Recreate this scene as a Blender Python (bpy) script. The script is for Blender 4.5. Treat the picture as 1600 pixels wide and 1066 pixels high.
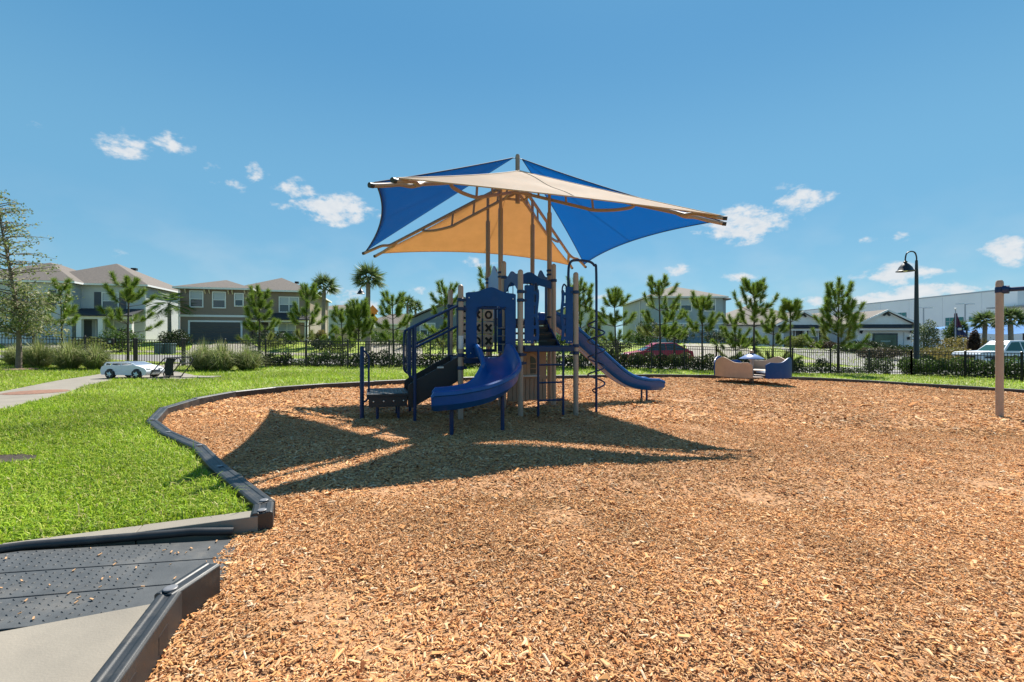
import bpy, bmesh, math, random
import numpy as np
from mathutils import Vector, Matrix, geometry
R = math.radians
SC = bpy.context.scene
for o in list(bpy.data.objects): bpy.data.objects.remove(o)
# ------------------------------------------------------------------ camera, sky, sun
CAMZ, FPX = 1.22, 715.0
cam = bpy.data.cameras.new('camera'); cam_o = bpy.data.objects.new('camera', cam)
SC.collection.objects.link(cam_o); SC.camera = cam_o
cam.sensor_width = 36; cam.lens = FPX/1600*36; cam.clip_start = .05; cam.clip_end = 4000
cam_o.location = (0, 0, CAMZ); cam_o.rotation_euler = (R(90), 0, 0)
SUN_AZ, SUN_EL = R(19.2), R(51)          # azimuth from +Y towards +X
sl = bpy.data.lights.new('sun', 'SUN'); sl.energy = 5.0; sl.angle = R(.53); sl.color = (1, .95, .86)
so = bpy.data.objects.new('sun', sl); SC.collection.objects.link(so)
sdir = Vector((math.sin(SUN_AZ)*math.cos(SUN_EL), math.cos(SUN_AZ)*math.cos(SUN_EL), math.sin(SUN_EL)))
so.rotation_euler = sdir.to_track_quat('Z', 'Y').to_euler(); so.location = (10, 30, 40)
SC.view_settings.view_transform = 'Standard'; SC.view_settings.look = 'None'
SC.view_settings.exposure = 1.0; SC.view_settings.gamma = 1
SC.view_settings.use_curve_mapping = False
SKY_STRENGTH = .0535
wd = bpy.data.worlds.new('World'); SC.world = wd; wd.use_nodes = True
def build_world():
    nt = wd.node_tree; N = nt.nodes; L = nt.links; N.clear()
    def nd(t, **k):
        n = N.new(t)
        for a, b in k.items(): setattr(n, a, b)
        return n
    def M(op, a, b=None, c=None, clamp=False):
        n = nd('ShaderNodeMath', operation=op, use_clamp=clamp)
        for i, v in enumerate((a, b, c)):
            if v is None: continue
            if isinstance(v, (int, float)): n.inputs[i].default_value = v
            else: L.new(v, n.inputs[i])
        return n.outputs[0]
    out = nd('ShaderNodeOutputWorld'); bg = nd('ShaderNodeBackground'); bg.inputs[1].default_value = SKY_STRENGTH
    sky = nd('ShaderNodeTexSky', sky_type='NISHITA', sun_disc=False)
    sky.sun_elevation = SUN_EL; sky.sun_rotation = SUN_AZ; sky.air_density = 1.0; sky.dust_density = .2; sky.ozone_density = 1.0; sky.altitude = 20
    tc = nd('ShaderNodeTexCoord')
    sep = nd('ShaderNodeSeparateXYZ'); L.new(tc.outputs['Generated'], sep.inputs[0])
    az = M('ARCTAN2', sep.outputs[0], sep.outputs[1]); el = M('ARCSINE', sep.outputs[2])
    nz = nd('ShaderNodeTexNoise'); nz.inputs['Scale'].default_value = 34; nz.inputs['Detail'].default_value = 8; nz.inputs['Roughness'].default_value = .62
    mp = nd('ShaderNodeMapping'); mp.inputs['Scale'].default_value = (1, 1, 1.7); L.new(tc.outputs['Generated'], mp.inputs[0]); L.new(mp.outputs[0], nz.inputs['Vector'])
    n2 = nd('ShaderNodeTexNoise'); n2.inputs['Scale'].default_value = 9; n2.inputs['Detail'].default_value = 3; L.new(mp.outputs[0], n2.inputs['Vector'])
    wig = M('MULTIPLY', M('SUBTRACT', n2.outputs['Fac'], .5), .03)
    el2 = M('ADD', el, wig)
    # cumulus puffs: (azimuth deg, elevation deg, half width, half height, strength)
    cl = []
    def pc(x, y, w, h, s=1.0):
        X = (x-800)/FPX; Z = (533-y)/FPX; r = math.sqrt(1+X*X)
        cl.append((math.atan(X), math.atan2(Z, r), 1.75*w/FPX/(r*r), 1.15*h/FPX/r, s))
    for q in [(195,230,48,18,.8),(266,226,28,13,.72),(330,261,14,7,.5),(396,272,19,11,.75),(362,291,24,7,.5),(464,294,30,13,.85),(520,328,72,20,1.05),
              (1160,352,66,26,1.1),(1255,313,44,17,.95),(1225,297,14,6,.4),(1055,420,22,9,.75),(1155,433,26,8,.8),(1350,381,14,5,.5),(1408,375,20,12,.5),
              (1405,430,60,16,1.1),(1575,388,46,18,1.1),(1590,405,34,14,.9),(1450,456,80,13,1.0),(1370,468,70,13,1.05),(1270,472,26,10,.8),(665,457,26,7,.55),(545,460,40,12,.7),
              (750,410,26,8,.6),(560,478,50,12,.5),(50,198,14,6,.4),(175,399,20,5,.3),(100,432,40,8,.3),(940,470,40,10,.5),(1180,468,40,10,.5),(1500,470,80,12,.6)]:
        pc(*q)
    # three colour ramps over azimuth hold (elevation, half height, strength); the pattern wraps on around the horizon
    AZ0 = R(53); t = M('MULTIPLY', M('ADD', M('WRAP', az, AZ0, -AZ0), AZ0), 1/(2*AZ0))
    layers = []
    for q in sorted(cl):
        lo = (q[0]-q[2]+AZ0)/(2*AZ0); hi = (q[0]+q[2]+AZ0)/(2*AZ0)
        for ly in layers:
            if lo > ly[-1][1]+.003 and len(ly) < 10: ly.append((lo, hi, q)); break
        else: layers.append([(lo, hi, q)])
    tot = None
    for ly in layers:
        rp = nd('ShaderNodeValToRGB'); rp.color_ramp.interpolation = 'EASE'; st = []
        for lo, hi, q in ly:
            e = q[1]/.8; h = q[3]/.08
            st += [(lo, (e, 0, 0, 1)), ((lo+hi)/2, (e, h, q[4]/1.2, 1)), (hi, (e, 0, 0, 1))]
        el_ = rp.color_ramp.elements
        while len(el_) < len(st): el_.new(1.0)
        for i, (p, c) in enumerate(st): el_[i].position = min(max(p, 0), 1); el_[i].color = c
        L.new(t, rp.inputs[0]); sx = nd('ShaderNodeSeparateColor'); L.new(rp.outputs[0], sx.inputs[0])
        de = M('DIVIDE', M('SUBTRACT', el2, M('MULTIPLY', sx.outputs[0], .8)), M('ADD', M('MULTIPLY', sx.outputs[1], .08), .0012))
        g = M('MULTIPLY', M('SUBTRACT', 1.25, M('MULTIPLY', de, de)), M('MULTIPLY', sx.outputs[2], 1.2))
        g = M('ADD', M('MULTIPLY', M('MAXIMUM', g, -1.0), 1.0), M('MULTIPLY', M('SUBTRACT', sx.outputs[2], 1.0), .0))
        g = M('SUBTRACT', g, M('MULTIPLY', M('LESS_THAN', sx.outputs[2], .04), 1.0))
        tot = g if tot is None else M('MAXIMUM', tot, g)
    f = M('ADD', M('MULTIPLY', tot, .75), M('MULTIPLY', M('SUBTRACT', nz.outputs['Fac'], .50), 2.9))
    ramp = nd('ShaderNodeMapRange', interpolation_type='SMOOTHSTEP'); ramp.inputs['From Min'].default_value = .12; ramp.inputs['From Max'].default_value = 1.0; L.new(f, ramp.inputs['Value'])
    gate = nd('ShaderNodeMapRange'); gate.inputs['From Min'].default_value = -.35; gate.inputs['From Max'].default_value = .45; L.new(tot, gate.inputs['Value'])
    low = nd('ShaderNodeMapRange', interpolation_type='SMOOTHSTEP'); low.inputs['From Min'].default_value = .30; low.inputs['From Max'].default_value = .02; L.new(el, low.inputs['Value'])
    thin = M('MULTIPLY', M('MULTIPLY', low.outputs[0], M('SUBTRACT', n2.outputs['Fac'], .42, clamp=True)), .9)
    fac = M('MAXIMUM', M('MULTIPLY', M('MULTIPLY', ramp.outputs[0], gate.outputs[0]), .94), thin)
    n3 = nd('ShaderNodeTexNoise'); n3.inputs['Scale'].default_value = 60; n3.inputs['Detail'].default_value = 5; L.new(mp.outputs[0], n3.inputs['Vector'])
    cr = nd('ShaderNodeMix', data_type='RGBA'); cr.inputs[6].default_value = (6.0, 6.6, 7.3, 1); cr.inputs[7].default_value = (8.6, 8.6, 8.5, 1)
    L.new(n3.outputs['Fac'], cr.inputs[0])
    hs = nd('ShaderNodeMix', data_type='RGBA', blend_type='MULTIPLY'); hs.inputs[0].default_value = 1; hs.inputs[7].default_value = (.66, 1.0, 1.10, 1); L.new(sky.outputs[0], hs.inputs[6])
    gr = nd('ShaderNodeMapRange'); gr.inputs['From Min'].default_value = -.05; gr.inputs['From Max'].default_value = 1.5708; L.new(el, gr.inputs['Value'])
    gc = nd('ShaderNodeValToRGB'); ge = gc.color_ramp.elements; gc.color_ramp.interpolation = 'EASE'   # clear sky: pale at the horizon, deep blue overhead, darkened to deepen the shadows
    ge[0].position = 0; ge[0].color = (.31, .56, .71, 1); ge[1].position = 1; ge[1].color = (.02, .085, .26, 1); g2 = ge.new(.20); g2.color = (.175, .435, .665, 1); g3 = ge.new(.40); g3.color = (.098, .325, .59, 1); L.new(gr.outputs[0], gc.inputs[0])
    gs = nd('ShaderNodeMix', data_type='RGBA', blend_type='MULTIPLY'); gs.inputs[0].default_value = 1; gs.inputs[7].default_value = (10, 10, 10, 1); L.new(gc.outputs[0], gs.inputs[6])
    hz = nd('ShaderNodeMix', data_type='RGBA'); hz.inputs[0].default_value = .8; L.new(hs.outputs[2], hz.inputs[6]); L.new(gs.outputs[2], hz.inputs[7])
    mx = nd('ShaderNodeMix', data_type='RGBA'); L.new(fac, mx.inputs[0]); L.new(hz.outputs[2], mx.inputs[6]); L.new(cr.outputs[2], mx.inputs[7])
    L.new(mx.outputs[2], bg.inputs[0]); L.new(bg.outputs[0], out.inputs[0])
build_world()
# ------------------------------------------------------------------ helpers
COL = SC.collection
def link(o, parent=None):
    COL.objects.link(o)
    if parent is not None: o.parent = parent
    return o
def tag(o, label=None, cat=None, group=None, kind=None):
    if label: o['label'] = label
    if cat: o['category'] = cat
    if group: o['group'] = group
    if kind: o['kind'] = kind
    return o
def thing(name, label, cat, loc=(0, 0, 0), rz=0, group=None):
    o = bpy.data.objects.new(name, None); o.empty_display_size = .2
    link(o); o.location = loc; o.rotation_euler = (0, 0, rz)
    return tag(o, label, cat, group)
def copy_tree(o, parent=None):
    c = o.copy(); link(c)
    if parent is not None: c.parent = parent
    for ch in o.children: copy_tree(ch, c)
    return c
def W(px, py, d):
    return Vector(((px-800)/FPX*d, d, CAMZ-(py-533)/FPX*d))
MATS = {}
def mat(name, color=(.5, .5, .5), rough=.6, var=0., vscale=8., bump=0., bscale=40., metal=0., attr=False, trans=0., spec=.5, tcol=None, stretch=None, dirt=0.):
    if name in MATS: return MATS[name]
    m = bpy.data.materials.new(name); m.use_nodes = True; nt = m.node_tree; N = nt.nodes; L = nt.links
    b = N['Principled BSDF']; out = N['Material Output']
    b.inputs['Roughness'].default_value = rough; b.inputs['Metallic'].default_value = metal; b.inputs['Specular IOR Level'].default_value = spec
    tc = N.new('ShaderNodeTexCoord'); vec = tc.outputs['Object']
    if stretch:
        mp = N.new('ShaderNodeMapping'); mp.inputs['Scale'].default_value = stretch; L.new(vec, mp.inputs[0]); vec = mp.outputs[0]
    if attr:
        a = N.new('ShaderNodeAttribute'); a.attribute_name = 'Col'; c = a.outputs['Color']
    else:
        rgb = N.new('ShaderNodeRGB'); rgb.outputs[0].default_value = (*color, 1); c = rgb.outputs[0]
    if var > 0:
        n = N.new('ShaderNodeTexNoise'); n.inputs['Scale'].default_value = vscale; n.inputs['Detail'].default_value = 6; n.inputs['Roughness'].default_value = .65
        L.new(vec, n.inputs['Vector'])
        mr = N.new('ShaderNodeMapRange'); mr.inputs['From Min'].default_value = .3; mr.inputs['From Max'].default_value = .7
        mr.inputs['To Min'].default_value = 1-var; mr.inputs['To Max'].default_value = 1+var; L.new(n.outputs['Fac'], mr.inputs['Value'])
        mx = N.new('ShaderNodeMix'); mx.data_type = 'RGBA'; mx.blend_type = 'MULTIPLY'; mx.inputs[0].default_value = 1
        L.new(c, mx.inputs[6]); L.new(mr.outputs[0], mx.inputs[7]); c = mx.outputs[2]
        rr = N.new('ShaderNodeMapRange'); rr.inputs['To Min'].default_value = max(0, rough-.12); rr.inputs['To Max'].default_value = min(1, rough+.12)
        L.new(n.outputs['Fac'], rr.inputs['Value']); L.new(rr.outputs[0], b.inputs['Roughness'])
    if dirt > 0:
        n = N.new('ShaderNodeTexNoise'); n.inputs['Scale'].default_value = 2.3; n.inputs['Detail'].default_value = 8; n.inputs['Roughness'].default_value = .7; L.new(tc.outputs['Object'], n.inputs['Vector'])
        mr = N.new('ShaderNodeMapRange'); mr.inputs['From Min'].default_value = .52; mr.inputs['From Max'].default_value = .72; mr.inputs['To Max'].default_value = dirt; L.new(n.outputs['Fac'], mr.inputs['Value'])
        mx = N.new('ShaderNodeMix'); mx.data_type = 'RGBA'; mx.inputs[7].default_value = (.32, .27, .21, 1); L.new(mr.outputs[0], mx.inputs[0]); L.new(c, mx.inputs[6]); c = mx.outputs[2]
    L.new(c, b.inputs['Base Color'])
    if bump > 0:
        n = N.new('ShaderNodeTexNoise'); n.inputs['Scale'].default_value = bscale; n.inputs['Detail'].default_value = 5; L.new(vec, n.inputs['Vector'])
        bp = N.new('ShaderNodeBump'); bp.inputs['Strength'].default_value = bump; bp.inputs['Distance'].default_value = .02; L.new(n.outputs['Fac'], bp.inputs['Height']); L.new(bp.outputs[0], b.inputs['Normal'])
    if trans > 0:
        t = N.new('ShaderNodeBsdfTranslucent'); ms = N.new('ShaderNodeMixShader'); ms.inputs[0].default_value = trans
        if tcol: t.inputs[0].default_value = (*tcol, 1)
        else: L.new(c, t.inputs[0])
        L.new(b.outputs[0], ms.inputs[1]); L.new(t.outputs[0], ms.inputs[2]); L.new(ms.outputs[0], out.inputs[0])
    MATS[name] = m
    return m
def np_mesh(name, V, F, material, parent=None, col=None, smooth=False):
    V = np.asarray(V, np.float32); F = np.asarray(F, np.int32); k = F.shape[1]
    me = bpy.data.meshes.new(name); me.vertices.add(len(V)); me.vertices.foreach_set('co', V.ravel())
    me.loops.add(F.size); me.loops.foreach_set('vertex_index', F.ravel())
    me.polygons.add(len(F)); me.polygons.foreach_set('loop_start', np.arange(0, F.size, k, dtype=np.int32))
    me.polygons.foreach_set('use_smooth', np.full(len(F), smooth))
    me.update(calc_edges=True)
    if col is not None:
        c = np.ones((len(V), 4), np.float32); c[:, :3] = col
        at = me.color_attributes.new('Col', 'FLOAT_COLOR', 'POINT'); at.data.foreach_set('color', c.ravel())
    me.materials.append(material)
    o = bpy.data.objects.new(name, me); link(o, parent); return o
class MB:
    """collects shapes; build() links them as one mesh object"""
    def __init__(s): s.v = []; s.f = []
    def add(s, vs, fs):
        n = len(s.v); s.v += [tuple(v) for v in vs]; s.f += [tuple(i+n for i in f) for f in fs]; return s
    def box(s, x0, x1, y0, y1, z0, z1):
        return s.add([(x0,y0,z0),(x1,y0,z0),(x1,y1,z0),(x0,y1,z0),(x0,y0,z1),(x1,y0,z1),(x1,y1,z1),(x0,y1,z1)],
                     [(0,3,2,1),(4,5,6,7),(0,1,5,4),(1,2,6,5),(2,3,7,6),(3,0,4,7)])
    def bar(s, p0, p1, w, h, up=(0, 0, 1)):
        p0 = Vector(p0); p1 = Vector(p1); d = (p1-p0).normalized(); up = Vector(up)
        a = d.cross(up)
        if a.length < 1e-4: a = d.cross(Vector((1, 0, 0)))
        a.normalize(); b = a.cross(d); a *= w/2; b *= h/2
        return s.add([p0-a-b, p0+a-b, p0+a+b, p0-a+b, p1-a-b, p1+a-b, p1+a+b, p1-a+b], [(0,1,2,3),(7,6,5,4),(0,4,5,1),(1,5,6,2),(2,6,7,3),(3,7,4,0)])
    def tube(s, pts, r, seg=10, cap=True, closed=False):
        pts = [Vector(p) for p in pts]; n = len(pts); rs = r if isinstance(r, (list, tuple)) else [r]*n
        base = len(s.v); ref = None
        for i, p in enumerate(pts):
            if closed: d = pts[(i+1) % n]-pts[i-1]
            else: d = pts[min(i+1, n-1)]-pts[max(i-1, 0)]
            d.normalize()
            if ref is None:
                ref = Vector((0, 0, 1)) if abs(d.z) < .9 else Vector((1, 0, 0))
            a = (ref - d*ref.dot(d))
            if a.length < 1e-5: a = d.orthogonal()
            a.normalize(); b = d.cross(a); ref = a
            for k in range(seg):
                t = 2*math.pi*k/seg; s.v.append(tuple(p+(a*math.cos(t)+b*math.sin(t))*rs[i]))
        m = n if closed else n-1
        for i in range(m):
            for k in range(seg):
                a0 = base+i*seg+k; a1 = base+i*seg+(k+1) % seg; j = (i+1) % n
                b0 = base+j*seg+k; b1 = base+j*seg+(k+1) % seg
                s.f.append((a0, a1, b1, b0))
        if cap and not closed:
            s.f.append(tuple(base+k for k in reversed(range(seg)))); s.f.append(tuple(base+(n-1)*seg+k for k in range(seg)))
        return s
    def lathe(s, prof, c=(0, 0, 0), seg=20):
        base = len(s.v); n = len(prof)
        for r, z in prof:
            for k in range(seg):
                t = 2*math.pi*k/seg; s.v.append((c[0]+r*math.cos(t), c[1]+r*math.sin(t), c[2]+z))
        for i in range(n-1):
            for k in range(seg):
                a0 = base+i*seg+k; a1 = base+i*seg+(k+1) % seg
                s.f.append((a0, a1, a1+seg, a0+seg))
        s.f.append(tuple(base+k for k in reversed(range(seg)))); s.f.append(tuple(base+(n-1)*seg+k for k in range(seg)))
        return s
    def prism(s, poly, fn0, fn1):
        """poly: 2D outline; fn0/fn1 map (a,b) to the two 3D sides"""
        n = len(poly); base = len(s.v)
        s.v += [tuple(fn0(*p)) for p in poly]+[tuple(fn1(*p)) for p in poly]
        for i in range(n):
            j = (i+1) % n; s.f.append((base+i, base+j, base+n+j, base+n+i))
        tri = geometry.tessellate_polygon([[Vector((p[0], p[1], 0)) for p in poly]])
        for t in tri: s.f.append(tuple(base+i for i in reversed(t))); s.f.append(tuple(base+n+i for i in t))
        return s
    def build(s, name, material, parent=None, smooth=True, bevel=0., loc=None, segs=2):
        me = bpy.data.meshes.new(name); me.from_pydata(s.v, [], s.f)
        bm = bmesh.new(); bm.from_mesh(me); bmesh.ops.recalc_face_normals(bm, faces=bm.faces); bm.to_mesh(me); bm.free()
        if smooth:
            me.polygons.foreach_set('use_smooth', [True]*len(me.polygons)); me.set_sharp_from_angle(angle=R(38))
        me.materials.append(material)
        o = bpy.data.objects.new(name, me); link(o, parent)
        if loc is not None: o.location = loc
        if bevel > 0:
            b = o.modifiers.new('bevel', 'BEVEL'); b.width = bevel; b.segments = segs; b.limit_method = 'ANGLE'; b.angle_limit = R(40)
        return o
def box(name, m, parent, x0, x1, y0, y1, z0, z1, bevel=0.): return MB().box(x0, x1, y0, y1, z0, z1).build(name, m, parent, smooth=False, bevel=bevel)
def spline(pts, n=8):
    pts = [Vector(p) for p in pts]; out = []; P = [pts[0]*2-pts[1]]+pts+[pts[-1]*2-pts[-2]]
    for i in range(1, len(P)-2):
        p0, p1, p2, p3 = P[i-1:i+3]
        for k in range(n):
            t = k/n; out.append(.5*((2*p1)+(p2-p0)*t+(2*p0-5*p1+4*p2-p3)*t*t+(3*p1-p0-3*p2+p3)*t**3))
    out.append(pts[-1]); return out
def sstep(x, a, b):
    t = np.clip((np.asarray(x, float)-a)/(b-a), 0, 1); return t*t*(3-2*t)
def inpoly(x, y, poly):
    x = np.asarray(x); y = np.asarray(y); c = np.zeros(x.shape, bool); n = len(poly)
    for i in range(n):
        x0, y0 = poly[i]; x1, y1 = poly[i-1]
        if y0 == y1: continue
        c ^= ((y0 > y) != (y1 > y)) & (x < (x1-x0)*(y-y0)/(y1-y0)+x0)
    return c
# ------------------------------------------------------------------ terrain height
def gz(x, y):
    x = np.asarray(x, float); y = np.asarray(y, float)
    near = np.interp(x, [-60, 0, 1, 5, 10, 15, 20, 60], [0, 0, -.02, -.17, -.36, -.5, -.58, -.7])
    far = np.interp(x, [-60, -24, -21.4, -17, -9, 0, 5, 10, 15, 20, 60], [.25, .25, .22, 0, -.06, -.12, -.18, -.36, -.5, -.58, -.7])
    h = near+(far-near)*sstep(y, 11, 20)
    pad = np.interp(x, [-60, -15, 5, 20, 30, 45, 56, 70, 300], [1.12, 1.05, .95, .9, .42, .38, -.2, -.6, -.9])
    return h+(pad-h)*sstep(y, 33, 45)
def gzf(x, y): return float(gz(x, y))
LAWN = .085
GRASS_NEAR = mat('lawn_soil', (0.181, 0.221, 0.0268), .9, var=.45, vscale=3, bump=.4, bscale=30)
FAR_LAWN = mat('far_lawn', (0.221, 0.281, 0.0268), .9, var=.35, vscale=.9, bump=.5, bscale=12)
CONC = mat('concrete', dirt=.22, color=(0.224, 0.198, 0.161), rough=.85, var=.16, vscale=2.2, bump=.12, bscale=120)
ROADM = mat('road_concrete', (0.181, 0.171, 0.161), .85, var=.15, vscale=.8, bump=.1, bscale=40)
MULCHB = mat('mulch_bed', (0.402, 0.208, 0.0938), .95, var=.5, vscale=26, bump=1., bscale=60)
BLACKP = mat('black_plastic', (.018, .020, .023), .48, var=.28, vscale=9, bump=.06, bscale=200, dirt=.22)
RUBBER = mat('ramp_rubber', (.050, .054, .057), .55, var=.3, vscale=5, bump=.08, bscale=150, dirt=.25)
TAN = mat('tan_post', (0.365, 0.272, 0.208), .45, var=.07, vscale=5, bump=.02)
TAN2 = mat('tan_plastic', (0.45, 0.297, 0.198), .5, var=.08, vscale=6)
SLIDE = mat('slide_blue', dirt=.06, color=(.004, .075, .285), rough=.33, var=.14, vscale=3, bump=.03, bscale=60, spec=.4)
BLUE = mat('blue_plastic', dirt=.05, color=(.0015, .052, .20), rough=.42, var=.12, vscale=4, bump=.03, bscale=90, spec=.22)
NAVY = mat('navy_steel', (.008, .030, .095), .42, spec=.3, var=.12, vscale=6)
DARK = mat('dark_coating', (.012, .013, .016), .55, var=.2, vscale=9)
METAL = mat('bolt_metal', (.62, .62, .62), .3, metal=1.)
def grid_sheet(name, xs, ys, zf, material, kind=None):
    xs = np.asarray(xs, float); ys = np.asarray(ys, float); X, Y = np.meshgrid(xs, ys); Z = zf(X, Y)
    V = np.stack([X, Y, Z], -1).reshape(-1, 3); nx, ny = len(xs), len(ys)
    i = (np.arange(ny-1)[:, None]*nx+np.arange(nx-1)[None]).ravel()
    return tag(np_mesh(name, V, np.stack([i, i+1, i+nx+1, i+nx], -1), material, smooth=True), kind=kind)
# fence line, border lines
FENCE = [(-26, 19.0), (-21.4, 19.4), (-17.0, 20.6), (-14.75, 20.62), (-9, 20.5), (0, 20.8), (5, 21.6), (10, 22.4), (13.1, 22.7), (17.4, 23.0), (19.9, 22.8), (21.2, 21), (22, 18), (23, 14), (23.5, 8)]
B1 = [(-.62, -.3), (-.98, .75), (-1.24, 1.30), (-1.47, 1.97), (-1.45, 2.17)]
B2 = [(-1.60, 2.93), (-1.68, 3.10), (-2.53, 3.96), (-3.24, 4.74), (-4.1, 5.45), (-4.96, 6.3), (-5.68, 7.46), (-6.01, 8.7), (-6.0, 9.85), (-5.6, 10.8), (-4.8, 11.7), (-3.76, 12.55), (-2.7, 13.3), (-1.6, 14.05),
      (-.5, 14.7), (.6, 15.3), (1.75, 15.9), (2.9, 16.5), (4.0, 17.0), (5.15, 17.5), (6.3, 18.0), (7.5, 18.4), (8.7, 18.8), (9.9, 19.15), (11.1, 19.3), (12.2, 19.15), (13.3, 18.8), (14.3, 18.2), (15.1, 17.5), (15.9, 16.8), (16.6, 16.0), (17.2, 15.1), (17.6, 14.0), (17.9, 12.9), (18.2, 11.8)]
MPOLY = B1+[(-1.57, 2.18), (-1.69, 2.78), (-1.80, 2.83), (-1.82, 2.97), (-1.68, 3.0)]+B2+[(19, 6), (19, -3), (8, -5), (-.2, -4)]
PATH = [(-24, 3.0), (-11.2, 9.9), (-13.1, 13.3), (-13.9, 15.2), (-15.6, 18.2), (-16.6, 20.4), (-16.6, 23), (-14.9, 23), (-14.9, 20.4), (-13.2, 17.8), (-10.6, 15.3), (-9.2, 14.6), (-9.9, 13.7), (-11.6, 13.3), (-10.7, 11.5), (-9.0, 9.0), (-8.2, 7.45), (-12, 4.0), (-20, 0)]
PADP = [(-4.22, .80), (-7, -1), (-1, -2.2), (-.62, -.3), (-.98, .75), (-1.24, 1.30), (-1.47, 1.97), (-1.46, 2.0)]
RAMPP = [(-1.36, 2.03), (-1.45, 2.80), (-1.675, 2.85), (-6.03, .955), (-4.22, .80)]
def hollow(x, y, cx, cy, r, d): return -d*np.exp(-((x-cx)**2+(y-cy)**2)/(r*r))
def relief(x, y): return hollow(x, y, -1.35, 6.0, .45, .06)+hollow(x, y, 3.95, 10.4, .5, .06)+hollow(x, y, .55, 7.0, .4, .04)+hollow(x, y, 8.9, 17, 1.5, .05)+.010*np.sin(x*2.3+1.2*np.sin(y*1.7))+.009*np.sin(y*2.9+1.5*np.sin(x*1.3))+.006*np.sin(x*6.1+y*4.7)
def lumps(x, y): return .012*np.sin(x*1.1+.6*y)+.010*np.sin(y*1.6-.9*x)
def near_ground():
    pts = []; edges = []
    def ring(poly, step):
        s = len(pts); n = len(poly)
        for i in range(n):
            a = Vector(poly[i]); b = Vector(poly[(i+1) % n]); k = max(1, int((b-a).length/step))
            for j in range(k): pts.append(a.lerp(b, j/k))
        m = len(pts)-s
        for i in range(m): edges.append((s+i, s+(i+1) % m))
    box_ = [(-34, -6), (30, -6), (30, 23.8), (-34, 23.8)]
    ring(box_, 1.2); ring(MPOLY, .35); ring(PATH, .5); ring(PADP, .3); ring(RAMPP, .3)
    for x in np.arange(-33, 30, .6):
        for y in np.arange(-5.5, 23.7, .6): pts.append(Vector((x+.11*math.sin(y*7), y+.11*math.sin(x*5))))
    V, E_, F, *_ = geometry.delaunay_2d_cdt(pts, edges, [], 0, 1e-4)
    V = np.array([(v.x, v.y) for v in V]); F = np.array([f for f in F if len(f) == 3]); C = V[F].mean(1)
    im = inpoly(C[:, 0], C[:, 1], MPOLY); ip = inpoly(C[:, 0], C[:, 1], PATH); ia = inpoly(C[:, 0], C[:, 1], PADP) & ~im; ir = inpoly(C[:, 0], C[:, 1], RAMPP)
    def out(name, mask, zf, m, smooth=True):
        f = F[mask]; u, inv = np.unique(f, return_inverse=True); v = V[u]; z = zf(v[:, 0], v[:, 1])
        o = np_mesh(name, np.column_stack([v, z]), inv.reshape(f.shape), m, smooth=smooth); tag(o, kind='structure'); return o
    out('mulch_ground', im, lambda x, y: gz(x, y)+relief(x, y), MULCHB)
    out('lawn', ~im & ~ip & ~ia & ~ir, lambda x, y: gz(x, y)+LAWN+lumps(x, y)*sstep(y, 3.5, 6), GRASS_NEAR)
    out('footpath', ip, lambda x, y: gz(x, y)+LAWN+.012, CONC)
    out('concrete_pad', ia & ~ir, lambda x, y: gz(x, y)+.098, CONC)
near_ground()
gx = np.unique(np.concatenate([np.linspace(-900, -70, 12), np.arange(-70, 100, 2.), np.linspace(100, 1200, 14)]))
gy = np.unique(np.concatenate([np.linspace(-60, -8, 8), np.arange(-8, 22, 2.), np.arange(22, 60, 1.), np.linspace(60, 160, 20), np.linspace(170, 2000, 14)]))
grid_sheet('ground', gx, gy, lambda x, y: gz(x, y)-.14*(1-sstep(y, 22.3, 23.7)), FAR_LAWN, 'structure')
grid_sheet('street', np.arange(-90, 24.1, 2.), np.arange(24.6, 31.7, 1.), lambda x, y: gz(x, y)+.02, ROADM, 'structure')
grid_sheet('sidewalk', np.arange(-90, 60.1, 1.), np.arange(35.2, 36.8, .5), lambda x, y: gz(x, y)+.03, CONC, 'structure')
grid_sheet('parking_lot', np.arange(24.5, 90.1, 1.5), np.arange(23, 185, 2.), lambda x, y: gz(x, y)+.025, ROADM, 'structure')
def drive(pts):
    (x0, y0), (x1, y1), w0, w1 = pts; V = []; F = []
    n = 16
    for i in range(n+1):
        t = i/n; x = x0+(x1-x0)*t; y = y0+(y1-y0)*t; w = w0+(w1-w0)*t
        for k in range(5): xx = x+w*(k/4-.5); V.append((xx, y, gzf(xx, y)+.05))
    for i in range(n):
        for k in range(4): a = i*5+k; F.append((a, a+1, a+6, a+5))
    tag(np_mesh('driveway', V, F, CONC, smooth=True), kind='structure')
for q in [((-19.5, 31.6), (-28.8, 45.4), 6.2, 5.2), ((-30, 31.6), (-46, 43), 6, 5), ((15.5, 31.6), (22.4, 53.7), 6, 5), ((-8.5, 31.6), (-12, 47), 5, 5)]: drive(q)
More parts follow.
